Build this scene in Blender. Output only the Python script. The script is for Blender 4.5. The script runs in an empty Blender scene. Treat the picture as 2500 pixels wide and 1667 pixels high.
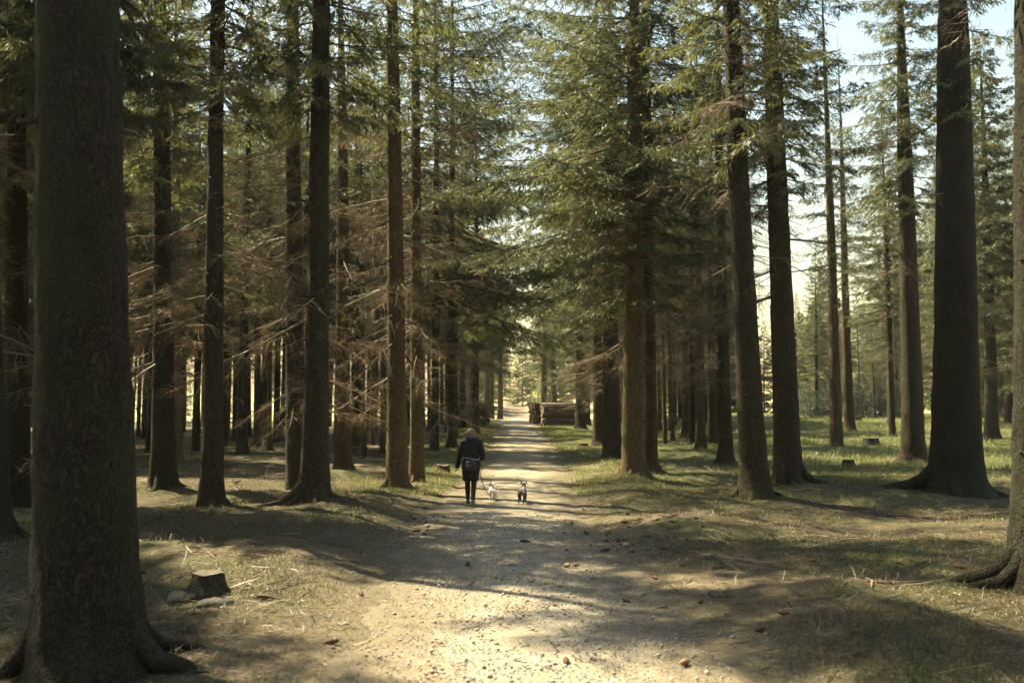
import bpy, math, random
import numpy as np
from mathutils import Vector, Matrix

# ------------------------------------------------------------------ camera, sky, sun, exposure
sc = bpy.context.scene
COL = sc.collection
CAM_Z = 1.95
F_PX = 35.0 / 36.0 * 2500.0            # focal length in photograph pixels (2500 wide)
PITCH = math.atan((1015.0 - 833.5) / F_PX)
cd = bpy.data.cameras.new('camera')
cam = bpy.data.objects.new('camera', cd)
COL.objects.link(cam)
cam.location = (0, 0, CAM_Z)
cam.rotation_euler = (math.pi / 2 + PITCH, 0, 0)
cd.lens = 35.0; cd.sensor_width = 36.0
cd.clip_start = 0.1; cd.clip_end = 3000
cd.dof.use_dof = True; cd.dof.focus_distance = 23.0; cd.dof.aperture_fstop = 1.8
sc.camera = cam

SUN_AZ = math.radians(-52)             # to the left of straight ahead
SUN_EL = math.radians(55)
w = bpy.data.worlds.new('World'); sc.world = w; w.use_nodes = True
nt = w.node_tree
sky = nt.nodes.new('ShaderNodeTexSky'); sky.sky_type = 'NISHITA'; sky.sun_disc = False
sky.sun_elevation = SUN_EL; sky.sun_rotation = SUN_AZ
sky.dust_density = 1.4; sky.air_density = 2.2; sky.ozone_density = 0.0
nt.links.new(sky.outputs[0], nt.nodes['Background'].inputs[0])
nt.nodes['Background'].inputs[1].default_value = 0.05
sd = bpy.data.lights.new('sun', 'SUN'); sd.energy = 5.0; sd.angle = math.radians(0.6); sd.color = (1.0, 0.87, 0.59)
sun = bpy.data.objects.new('sun', sd); COL.objects.link(sun)
S_DIR = Vector((math.sin(SUN_AZ) * math.cos(SUN_EL), math.cos(SUN_AZ) * math.cos(SUN_EL), math.sin(SUN_EL)))
sun.rotation_euler = S_DIR.to_track_quat('Z', 'Y').to_euler()
sun.location = S_DIR * 60
vs = sc.view_settings
vs.view_transform = 'Standard'; vs.look = 'None'; vs.gamma = 1.0; vs.use_curve_mapping = False
vs.exposure = 2.15
cy = sc.cycles
cy.max_bounces = 3; cy.diffuse_bounces = 1; cy.glossy_bounces = 1; cy.transmission_bounces = 3
cy.volume_bounces = 0; cy.transparent_max_bounces = 4
cy.use_denoising = True; cy.use_adaptive_sampling = True; cy.adaptive_threshold = 0.05
cy.sample_clamp_indirect = 8.0

R = random.Random(7)
NR = np.random.default_rng(11)

# ------------------------------------------------------------------ helpers
_tab = np.random.default_rng(3).random((256, 256))
def vnoise(x, y):
    x = np.asarray(x, float); y = np.asarray(y, float)
    xi = np.floor(x).astype(int); yi = np.floor(y).astype(int)
    fx = x - xi; fy = y - yi
    fx = fx * fx * (3 - 2 * fx); fy = fy * fy * (3 - 2 * fy)
    a = _tab[xi & 255, yi & 255]; b = _tab[(xi + 1) & 255, yi & 255]
    c = _tab[xi & 255, (yi + 1) & 255]; d = _tab[(xi + 1) & 255, (yi + 1) & 255]
    return (a * (1 - fx) + b * fx) * (1 - fy) + (c * (1 - fx) + d * fx) * fy
def sstep(x, a, b):
    t = np.clip((np.asarray(x, float) - a) / (b - a), 0, 1)
    return t * t * (3 - 2 * t)
PD = [-60, 24, 38, 64, 85, 98, 112, 130, 200, 260, 1000]
PZ = [0.0, 0.0, 0.22, 0.62, 1.10, 1.66, 1.45, 1.3, 6.0, 8.5, 9.0]
def profile(y): 
    y = np.asarray(y, float)
    return (np.interp(y, PD, PZ) + np.interp(y - 2.5, PD, PZ) + np.interp(y + 2.5, PD, PZ)) / 3
def track_cx(y): return np.interp(y, [-30, 7, 14, 21, 38, 64, 98, 400], [0.45, 0.25, 0.0, -0.18, 0.45, 0.5, 0.6, 0.6])
def base_h(x, y):
    rise = 0.55 * sstep(x, 7, 24) * sstep(y, 26, 70) - 0.25 * sstep(-np.asarray(x, float), 6, 18) * sstep(y, 30, 60)
    return profile(y) + rise
def ground_h(x, y):
    x = np.asarray(x, float); y = np.asarray(y, float)
    t = np.abs(x - track_cx(y))
    m = sstep(t, 1.5, 3.6)
    far = 1 - 0.6 * sstep(y, 30, 80)
    mound = (vnoise(x / 2.9 + 9, y / 1.7 + 3) - 0.42) * 0.42 + (vnoise(x / 1.1 + 5, y / 0.8) - 0.5) * 0.13
    fine = (vnoise(x / 0.33, y / 0.3) - 0.5) * 0.045 + (vnoise(x / 0.11, y / 0.11) - 0.5) * 0.015
    z = base_h(x, y) + m * (mound * far + fine) + (1 - m) * fine * 0.5
    z = z + 0.10 * np.exp(-((t - 2.9) / 0.8) ** 2) * (1 - 0.5 * sstep(y, 25, 50))
    return z - 0.07 * (1 - sstep(t, 1.15, 1.75))
def gz(x, y): return float(ground_h(x, y))
def px_ray(px, py):
    v = Vector(((px - 1250) / F_PX, 1.0, -(py - 833.5) / F_PX))
    return Matrix.Rotation(PITCH, 3, 'X') @ v
def px_ground(px, py):
    """photograph pixel (2500 wide) -> point on the ground"""
    d = px_ray(px, py); t = 5.0
    for _ in range(4000):
        p = d * t
        if CAM_Z + p.z <= float(base_h(p.x, p.y)): break
        t += 0.03
    return Vector((p.x, p.y, gz(p.x, p.y)))
def px_depth(px, py, y):
    d = px_ray(px, py); d = d * (y / d.y)
    return Vector((d.x, d.y, d.z + CAM_Z))
K = 2500.0 / 2352.0

def mesh_np(name, verts, quads=None, tris=None, smooth=False):
    me = bpy.data.meshes.new(name)
    verts = np.asarray(verts, np.float32)
    me.vertices.add(len(verts)); me.vertices.foreach_set('co', verts.ravel())
    nq = 0 if quads is None else len(quads); ntr = 0 if tris is None else len(tris)
    loops = []; starts = []; tot = []
    if nq:
        loops.append(np.asarray(quads, np.int32).ravel()); starts.append(np.arange(nq) * 4); 
    if ntr:
        loops.append(np.asarray(tris, np.int32).ravel()); starts.append(nq * 4 + np.arange(ntr) * 3)
    lp = np.concatenate(loops); st = np.concatenate(starts).astype(np.int32)
    me.loops.add(len(lp)); me.loops.foreach_set('vertex_index', lp)
    me.polygons.add(nq + ntr); me.polygons.foreach_set('loop_start', st)
    me.update(calc_edges=True)
    if smooth: me.polygons.foreach_set('use_smooth', np.ones(nq + ntr, bool))
    me.validate()
    return me
def obj(name, me, mat=None, parent=None, loc=None, rot=None, scale=None):
    if mat is not None and len(me.materials) == 0: me.materials.append(mat)
    o = bpy.data.objects.new(name, me); COL.objects.link(o)
    if parent is not None: o.parent = parent
    if loc is not None: o.location = loc
    if rot is not None: o.rotation_euler = rot
    if scale is not None: o.scale = (scale,) * 3 if isinstance(scale, (int, float)) else scale
    return o
def empty(name, loc): 
    o = bpy.data.objects.new(name, None); COL.objects.link(o); o.location = loc; o.empty_display_size = 0.3
    return o
def tag(o, label=None, cat=None, group=None, kind=None):
    if label: o['label'] = label
    if cat: o['category'] = cat
    if group: o['group'] = group
    if kind: o['kind'] = kind
    return o
class MB:
    """collects shapes as numpy vertex / quad arrays"""
    def __init__(s): s.v = []; s.q = []; s.t = []; s.n = 0
    def add(s, v, q=None, t=None):
        v = np.asarray(v, float).reshape(-1, 3); s.v.append(v)
        if q is not None and len(q): s.q.append(np.asarray(q, int) + s.n)
        if t is not None and len(t): s.t.append(np.asarray(t, int) + s.n)
        s.n += len(v)
    def tube(s, pts, rad, n=6, cap=True, squash=1.0):
        pts = [Vector(p) for p in pts]; k = len(pts)
        if isinstance(rad, (int, float)): rad = [rad] * k
        vs_ = []; up = Vector((0.13, 0.21, 1)).normalized()
        for i in range(k):
            t = (pts[min(i + 1, k - 1)] - pts[max(i - 1, 0)])
            t = t.normalized() if t.length > 1e-9 else Vector((0, 0, 1))
            a = t.cross(up)
            if a.length < 1e-3: a = t.cross(Vector((1, 0, 0)))
            a.normalize(); b = t.cross(a)
            for j in range(n):
                g = 2 * math.pi * j / n
                vs_.append(pts[i] + a * (math.cos(g) * rad[i]) + b * (math.sin(g) * rad[i] * squash))
        q = [(i * n + j, i * n + (j + 1) % n, (i + 1) * n + (j + 1) % n, (i + 1) * n + j) for i in range(k - 1) for j in range(n)]
        t_ = []
        if cap and n > 2:
            vs_ += [pts[0], pts[-1]]; c0 = k * n; c1 = c0 + 1
            t_ = [(c0, (j + 1) % n, j) for j in range(n)] + [(c1, (k - 1) * n + j, (k - 1) * n + (j + 1) % n) for j in range(n)]
        s.add([tuple(p) for p in vs_], q, t_)
    def build(s, name, mat, parent=None, smooth=True, **kw):
        return obj(name, s.mesh(name, smooth), mat, parent, **kw)
    def mesh(s, name, smooth=True):
        return mesh_np(name, np.concatenate(s.v), np.concatenate(s.q) if s.q else None, np.concatenate(s.t) if s.t else None, smooth)

# ------------------------------------------------------------------ materials
def newmat(name):
    m = bpy.data.materials.new(name); m.use_nodes = True
    n = m.node_tree.nodes; l = m.node_tree.links
    return m, n, l, n['Principled BSDF']
def ramp(n, stops):
    r = n.new('ShaderNodeValToRGB'); cr = r.color_ramp
    while len(cr.elements) < len(stops): cr.elements.new(0.5)
    for e, (p, c) in zip(cr.elements, stops): e.position = p; e.color = (*c, 1) if len(c) == 3 else c
    return r
def noise(n, l, co, scale, detail=4, rough=0.55, vec=None):
    t = n.new('ShaderNodeTexNoise'); t.inputs['Scale'].default_value = scale
    t.inputs['Detail'].default_value = detail; t.inputs['Roughness'].default_value = rough
    l.new(co, t.inputs['Vector']); return t
def mapping(n, l, co, sx, sy, sz):
    m = n.new('ShaderNodeMapping'); m.inputs['Scale'].default_value = (sx, sy, sz); l.new(co, m.inputs['Vector']); return m
def mixc(n, l, fac, a, b, mode='MIX'):
    m = n.new('ShaderNodeMix'); m.data_type = 'RGBA'; m.blend_type = mode
    for s, v in ((m.inputs[0], fac), (m.inputs[6], a), (m.inputs[7], b)):
        if hasattr(v, 'is_output'): l.new(v, s)
        elif isinstance(v, tuple): s.default_value = (*v, 1)
        else: s.default_value = v
    return m.outputs[2]
def bump(n, l, bsdf, h, strength, dist, prev=None):
    b = n.new('ShaderNodeBump'); b.inputs['Strength'].default_value = strength; b.inputs['Distance'].default_value = dist
    l.new(h, b.inputs['Height'])
    if prev is not None: l.new(prev.outputs[0], b.inputs['Normal'])
    l.new(b.outputs[0], bsdf.inputs['Normal']); return b

def bark_mat(name, c_dark, c_mid, c_light, c_moss, moss, plate=9.0):
    m, n, l, b = newmat(name)
    co = n.new('ShaderNodeTexCoord').outputs['Object']
    mp = mapping(n, l, co, 1, 1, 0.45)
    wob = noise(n, l, mp.outputs[0], 5, 3)
    add = n.new('ShaderNodeVectorMath'); add.operation = 'MULTIPLY_ADD'
    l.new(wob.outputs['Color'], add.inputs[0]); add.inputs[1].default_value = (0.30, 0.30, 0.30); l.new(mp.outputs[0], add.inputs[2])
    vo = n.new('ShaderNodeTexVoronoi'); vo.inputs['Scale'].default_value = plate; l.new(add.outputs[0], vo.inputs['Vector'])
    ve = n.new('ShaderNodeTexVoronoi'); ve.feature = 'DISTANCE_TO_EDGE'; ve.inputs['Scale'].default_value = plate; l.new(add.outputs[0], ve.inputs['Vector'])
    nf = noise(n, l, mp.outputs[0], 45, 5, 0.65)
    nl = noise(n, l, co, 1.6, 4)
    r1 = ramp(n, [(0.3, c_dark), (0.52, c_mid), (0.75, c_light)]); l.new(nf.outputs[0], r1.inputs[0])
    sepc = n.new('ShaderNodeSeparateColor'); l.new(vo.outputs['Color'], sepc.inputs[0])
    pl = mixc(n, l, 0.38, r1.outputs[0], mixc(n, l, sepc.outputs[0], c_dark, c_light))
    er = ramp(n, [(0.0, (0.55, 0.5, 0.46)), (0.18, (1, 1, 1))]); l.new(ve.outputs[0], er.inputs[0])
    c = mixc(n, l, 1.0, pl, er.outputs[0], 'MULTIPLY')
    mr = ramp(n, [(0.42, (0, 0, 0)), (0.66, (moss, moss, moss))]); l.new(nl.outputs[0], mr.inputs[0])
    c = mixc(n, l, mr.outputs[0], c, c_moss)
    l.new(c, b.inputs['Base Color']); b.inputs['Roughness'].default_value = 0.92; b.inputs['Specular IOR Level'].default_value = 0.2
    eh = ramp(n, [(0.0, (0, 0, 0)), (0.16, (1, 1, 1))]); l.new(ve.outputs[0], eh.inputs[0])
    b1 = bump(n, l, b, eh.outputs[0], 0.9, 0.02)
    bump(n, l, b, nf.outputs[0], 0.8, 0.018, b1)
    return m
M = {}
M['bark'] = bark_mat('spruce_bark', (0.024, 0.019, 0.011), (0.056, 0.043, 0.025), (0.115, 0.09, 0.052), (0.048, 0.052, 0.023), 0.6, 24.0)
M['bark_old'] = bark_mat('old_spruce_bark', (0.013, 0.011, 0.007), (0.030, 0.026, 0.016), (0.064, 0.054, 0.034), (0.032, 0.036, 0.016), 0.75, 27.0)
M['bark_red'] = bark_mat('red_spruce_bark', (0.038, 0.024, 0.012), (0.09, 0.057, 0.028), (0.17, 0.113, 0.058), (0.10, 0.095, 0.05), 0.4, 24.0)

M['bark_gold'] = bark_mat('sunlit_spruce_bark', (0.06, 0.04, 0.02), (0.145, 0.098, 0.048), (0.26, 0.18, 0.095), (0.10, 0.10, 0.042), 0.5, 24.0)  # lightened copy of the red bark: warm sunlight painted into the colour
def plain(name, c1, c2, scale=6, rough=0.8, bscale=None, bstr=0.3, bdist=0.01, spec=0.3):
    m, n, l, b = newmat(name)
    co = n.new('ShaderNodeTexCoord').outputs['Object']
    t = noise(n, l, co, scale, 5)
    r = ramp(n, [(0.35, c1), (0.65, c2)]); l.new(t.outputs[0], r.inputs[0]); l.new(r.outputs[0], b.inputs['Base Color'])
    b.inputs['Roughness'].default_value = rough; b.inputs['Specular IOR Level'].default_value = spec
    if bscale:
        t2 = noise(n, l, co, bscale, 4); bump(n, l, b, t2.outputs[0], bstr, bdist)
    return m
def leafy(name, stops, trans, tfac, scale=0.9, objvar=0.25):
    """thin foliage: diffuse front, light passing through the back"""
    m = bpy.data.materials.new(name); m.use_nodes = True
    n = m.node_tree.nodes; l = m.node_tree.links
    n.remove(n['Principled BSDF']); out = n['Material Output']
    geo = n.new('ShaderNodeNewGeometry')
    t = noise(n, l, geo.outputs['Position'], scale, 3)
    r = ramp(n, stops); 
    oi = n.new('ShaderNodeObjectInfo')
    ma = n.new('ShaderNodeMath'); ma.operation = 'MULTIPLY_ADD'; l.new(geo.outputs['Random Per Island'], ma.inputs[0]); ma.inputs[1].default_value = objvar; l.new(t.outputs[0], ma.inputs[2])
    mb = n.new('ShaderNodeMath'); mb.operation = 'MULTIPLY_ADD'; l.new(oi.outputs['Random'], mb.inputs[0]); mb.inputs[1].default_value = 0.16; l.new(ma.outputs[0], mb.inputs[2])
    mc = n.new('ShaderNodeMath'); mc.operation = 'SUBTRACT'; l.new(mb.outputs[0], mc.inputs[0]); mc.inputs[1].default_value = objvar / 2 + 0.08
    l.new(mc.outputs[0], r.inputs[0])
    d = n.new('ShaderNodeBsdfDiffuse'); tr = n.new('ShaderNodeBsdfTranslucent'); mx = n.new('ShaderNodeMixShader')
    l.new(r.outputs[0], d.inputs[0]); l.new(mixc(n, l, 1.0, r.outputs[0], trans, 'MULTIPLY'), tr.inputs[0])
    mx.inputs[0].default_value = tfac
    gl = n.new('ShaderNodeBsdfGlossy'); gl.inputs['Roughness'].default_value = 0.45; gl.inputs['Color'].default_value = (0.5, 0.5, 0.5, 1)
    m2 = n.new('ShaderNodeMixShader'); m2.inputs[0].default_value = 0.06
    l.new(d.outputs[0], mx.inputs[1]); l.new(tr.outputs[0], mx.inputs[2])
    l.new(mx.outputs[0], m2.inputs[1]); l.new(gl.outputs[0], m2.inputs[2]); l.new(m2.outputs[0], out.inputs[0])
    return m
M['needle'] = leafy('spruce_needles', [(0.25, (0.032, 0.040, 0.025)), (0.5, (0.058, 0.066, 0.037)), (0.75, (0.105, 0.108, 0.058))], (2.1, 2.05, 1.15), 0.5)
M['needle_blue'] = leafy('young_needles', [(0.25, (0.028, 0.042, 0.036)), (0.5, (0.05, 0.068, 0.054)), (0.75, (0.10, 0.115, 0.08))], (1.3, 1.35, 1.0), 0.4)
M['needle_far'] = leafy('sunny_needles', [(0.25, (0.06, 0.075, 0.035)), (0.5, (0.10, 0.12, 0.055)), (0.75, (0.15, 0.155, 0.075))], (2.2, 2.1, 1.2), 0.5)  # brighter copy of the needles for far trees, sunlit glow put into the colour
M['dry'] = leafy('dry_twigs', [(0.25, (0.085, 0.064, 0.04)), (0.5, (0.17, 0.13, 0.083)), (0.75, (0.33, 0.26, 0.165))], (1.0, 0.85, 0.6), 0.3)
M['branch'] = plain('branch_bark', (0.055, 0.040, 0.028), (0.16, 0.115, 0.075), 9, 0.9)
M['stub'] = plain('branch_stub', (0.02, 0.015, 0.011), (0.055, 0.04, 0.028), 20, 0.9)
M['grass'] = leafy('grass_blades', [(0.2, (0.075, 0.105, 0.035)), (0.5, (0.14, 0.165, 0.055)), (0.8, (0.24, 0.22, 0.10))], (1.35, 1.3, 0.8), 0.45, 0.6, 0.5)
M['moss'] = leafy('moss_blades', [(0.2, (0.04, 0.049, 0.02)), (0.5, (0.074, 0.082, 0.031)), (0.8, (0.14, 0.122, 0.053))], (1.3, 1.25, 0.8), 0.35, 1.2, 0.5)
M['straw'] = leafy('dead_straw', [(0.2, (0.035, 0.023, 0.014)), (0.5, (0.12, 0.085, 0.05)), (0.8, (0.30, 0.235, 0.15))], (1, 0.95, 0.8), 0.2, 1.5, 0.6)

M['twig'] = leafy('twig_litter', [(0.2, (0.03, 0.021, 0.014)), (0.5, (0.075, 0.055, 0.036)), (0.8, (0.20, 0.155, 0.10))], (.3, .3, .3), 0.05, 1.5, 0.6)
def ground_mat():
    m, n, l, b = newmat('forest_floor')
    co = n.new('ShaderNodeTexCoord').outputs['Object']
    fine = noise(n, l, co, 34, 6, 0.7); mid = noise(n, l, co, 5.5, 5, 0.6); big = noise(n, l, co, 0.55, 5, 0.6)
    lit = ramp(n, [(0.28, (0.024, 0.018, 0.010)), (0.48, (0.064, 0.050, 0.029)), (0.66, (0.135, 0.108, 0.066)), (0.8, (0.26, 0.22, 0.14))]); l.new(fine.outputs[0], lit.inputs[0])
    mos = ramp(n, [(0.3, (0.034, 0.038, 0.016)), (0.5, (0.068, 0.074, 0.029)), (0.72, (0.14, 0.138, 0.06))]); l.new(fine.outputs[0], mos.inputs[0])
    sm = n.new('ShaderNodeMath'); sm.operation = 'MULTIPLY_ADD'; l.new(mid.outputs[0], sm.inputs[0]); sm.inputs[1].default_value = 0.45; l.new(big.outputs[0], sm.inputs[2])
    # grass takes over away from the needle litter (clearing and far verges)
    sep = n.new('ShaderNodeSeparateXYZ'); l.new(co, sep.inputs[0])
    mr = n.new('ShaderNodeMapRange'); l.new(sep.outputs[1], mr.inputs[0]); mr.inputs[1].default_value = 20; mr.inputs[2].default_value = 42; mr.inputs[3].default_value = 0.0; mr.inputs[4].default_value = 0.24
    mr2 = n.new('ShaderNodeMapRange'); l.new(sep.outputs[0], mr2.inputs[0]); mr2.inputs[1].default_value = -6; mr2.inputs[2].default_value = -2.5; mr2.inputs[3].default_value = 0.0; mr2.inputs[4].default_value = 1.0
    mm = n.new('ShaderNodeMath'); mm.operation = 'MULTIPLY'; l.new(mr.outputs[0], mm.inputs[0]); l.new(mr2.outputs[0], mm.inputs[1])
    ad = n.new('ShaderNodeMath'); ad.operation = 'ADD'; l.new(sm.outputs[0], ad.inputs[0]); l.new(mm.outputs[0], ad.inputs[1])
    mk = ramp(n, [(0.69, (0, 0, 0)), (0.84, (1, 1, 1))]); l.new(ad.outputs[0], mk.inputs[0])
    c = mixc(n, l, mk.outputs[0], lit.outputs[0], mos.outputs[0])
    me_ = n.new('ShaderNodeMapRange'); l.new(sep.outputs[1], me_.inputs[0]); me_.inputs[1].default_value = 100; me_.inputs[2].default_value = 118
    mea = ramp(n, [(0.3, (0.24, 0.22, 0.10)), (0.7, (0.40, 0.36, 0.19))]); l.new(mid.outputs[0], mea.inputs[0])
    c = mixc(n, l, me_.outputs[0], c, mea.outputs[0])
    # trodden gravelly soil spills from the track onto the verges
    ab2 = n.new('ShaderNodeAttribute'); ab2.attribute_name = 'track_distance'
    wv = n.new('ShaderNodeMath'); wv.operation = 'MULTIPLY_ADD'; l.new(mid.outputs[0], wv.inputs[0]); wv.inputs[1].default_value = 1.6; l.new(ab2.outputs['Fac'], wv.inputs[2])
    wv2 = n.new('ShaderNodeMath'); wv2.operation = 'MULTIPLY_ADD'; l.new(big.outputs[0], wv2.inputs[0]); wv2.inputs[1].default_value = 2.0; l.new(wv.outputs[0], wv2.inputs[2])
    dm = n.new('ShaderNodeMapRange'); l.new(wv2.outputs[0], dm.inputs[0]); dm.inputs[1].default_value = 3.2; dm.inputs[2].default_value = 4.9; dm.inputs[3].default_value = 1.0; dm.inputs[4].default_value = 0.0
    dirt = ramp(n, [(0.3, (0.075, 0.059, 0.035)), (0.7, (0.195, 0.162, 0.105))]); l.new(fine.outputs[0], dirt.inputs[0])
    c = mixc(n, l, dm.outputs[0], c, dirt.outputs[0])
    l.new(c, b.inputs['Base Color']); b.inputs['Roughness'].default_value = 0.95; b.inputs['Specular IOR Level'].default_value = 0.15
    b1 = bump(n, l, b, fine.outputs[0], 0.7, 0.03); bump(n, l, b, mid.outputs[0], 0.4, 0.06, b1)
    return m
def track_mat():
    m, n, l, b = newmat('gravel_track')
    co = n.new('ShaderNodeTexCoord').outputs['Object']
    vo = n.new('ShaderNodeTexVoronoi'); vo.inputs['Scale'].default_value = 55; l.new(co, vo.inputs['Vector'])
    sepc = n.new('ShaderNodeSeparateColor'); l.new(vo.outputs['Color'], sepc.inputs[0])
    peb = ramp(n, [(0.0, (0.155, 0.134, 0.093)), (0.6, (0.285, 0.25, 0.185)), (0.93, (0.36, 0.32, 0.245)), (1.0, (0.55, 0.52, 0.44))]); l.new(sepc.outputs[0], peb.inputs[0])
    big = noise(n, l, co, 0.8, 5, 0.6); fine = noise(n, l, co, 34, 6, 0.7)
    dirt = ramp(n, [(0.3, (0.11, 0.088, 0.055)), (0.7, (0.26, 0.218, 0.148))]); l.new(fine.outputs[0], dirt.inputs[0])
    mk = ramp(n, [(0.38, (0.15, 0.15, 0.15)), (0.62, (0.85, 0.85, 0.85))]); l.new(big.outputs[0], mk.inputs[0])
    at = n.new('ShaderNodeAttribute'); at.attribute_name = 'track_distance'
    mid = noise(n, l, co, 3.5, 5, 0.65)
    w1 = n.new('ShaderNodeMath'); w1.operation = 'MULTIPLY_ADD'; l.new(mid.outputs[0], w1.inputs[0]); w1.inputs[1].default_value = 1.5; l.new(at.outputs['Fac'], w1.inputs[2])
    em = n.new('ShaderNodeMapRange'); l.new(w1.outputs[0], em.inputs[0]); em.inputs[1].default_value = 1.25; em.inputs[2].default_value = 2.0; em.inputs[3].default_value = 0.0; em.inputs[4].default_value = 1.0
    core = mixc(n, l, mk.outputs[0], dirt.outputs[0], peb.outputs[0])
    edge = ramp(n, [(0.3, (0.075, 0.059, 0.035)), (0.7, (0.195, 0.162, 0.105))]); l.new(fine.outputs[0], edge.inputs[0])
    l.new(mixc(n, l, em.outputs[0], core, edge.outputs[0]), b.inputs['Base Color'])
    b.inputs['Roughness'].default_value = 0.9; b.inputs['Specular IOR Level'].default_value = 0.25
    b1 = bump(n, l, b, vo.outputs['Distance'], 0.5, 0.012); bump(n, l, b, fine.outputs[0], 0.5, 0.02, b1)
    return m
M['ground'] = ground_mat(); M['track'] = track_mat()
M['pebble'] = plain('pebbles', (0.17, 0.145, 0.12), (0.42, 0.38, 0.33), 3, 0.8)
M['stone'] = plain('dark_stone', (0.03, 0.028, 0.024), (0.075, 0.07, 0.055), 8, 0.9, 30, 0.6, 0.02)

# ------------------------------------------------------------------ ground and track
def set_attr(me, name, vals):
    a = me.attributes.new(name, 'FLOAT', 'POINT'); a.data.foreach_set('value', np.asarray(vals, np.float32).ravel())
s = np.linspace(-1, 1, 401); gx = np.sign(s) * (9 * np.abs(s) + 250 * np.abs(s) ** 5) + 0.2
gy = np.concatenate([np.linspace(-40, 4.6, 22), 5 * np.exp(np.linspace(0, math.log(120), 500))])
X, Y = np.meshgrid(gx, gy); Z = ground_h(X, Y)
def grid_mesh(name, X, Y, Z):
    r, c = X.shape; i = np.arange(r * c).reshape(r, c)
    q = np.stack([i[:-1, :-1], i[:-1, 1:], i[1:, 1:], i[1:, :-1]], -1).reshape(-1, 4)
    return mesh_np(name, np.stack([X, Y, Z], -1).reshape(-1, 3), q, smooth=True)
fl_me = grid_mesh('forest_floor', X, Y, Z); set_attr(fl_me, 'track_distance', np.abs(X - track_cx(Y)))
tag(obj('forest_floor', fl_me, M['ground']), 'forest floor of needle litter and moss under the spruces', 'ground', kind='structure')
ty = np.concatenate([np.linspace(-38, 4.6, 30), 5 * np.exp(np.linspace(0, math.log(27), 420))])
tu = np.linspace(-1, 1, 91)
TU, TY = np.meshgrid(tu, ty)
TX = track_cx(TY) + TU * 2.15
T = np.abs(TU * 2.15)
half = 1.38 + (vnoise(TY / 0.9 + 20 * (TU > 0), TU * 0 + 3.0) - 0.5) * 0.55 + (vnoise(TX / 0.22, TY / 0.22) - 0.5) * 0.35
TZ = base_h(TX, TY) + 0.008 + 0.02 * (1 - (T / 1.6) ** 2) - 0.16 * np.clip(T - half, 0, 1) + (vnoise(TX / 0.5, TY / 0.6) - 0.5) * 0.022 + (vnoise(TX / 0.08, TY / 0.08) - 0.5) * 0.008 \
    - 0.018 * np.exp(-((T - 0.8) / 0.25) ** 2)
tr_me = grid_mesh('gravel_track', TX, TY, TZ); set_attr(tr_me, 'track_distance', T)
tag(obj('gravel_track', tr_me, M['track']), 'sandy gravel track running straight through the forest', 'track', kind='structure')
def track_h(x, y): 
    t = abs(x - float(track_cx(y)))
    return max(gz(x, y), float(base_h(x, y)) + 0.012 + 0.02 * (1 - (t / 1.6) ** 2)) if t < 1.5 else gz(x, y)

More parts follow.
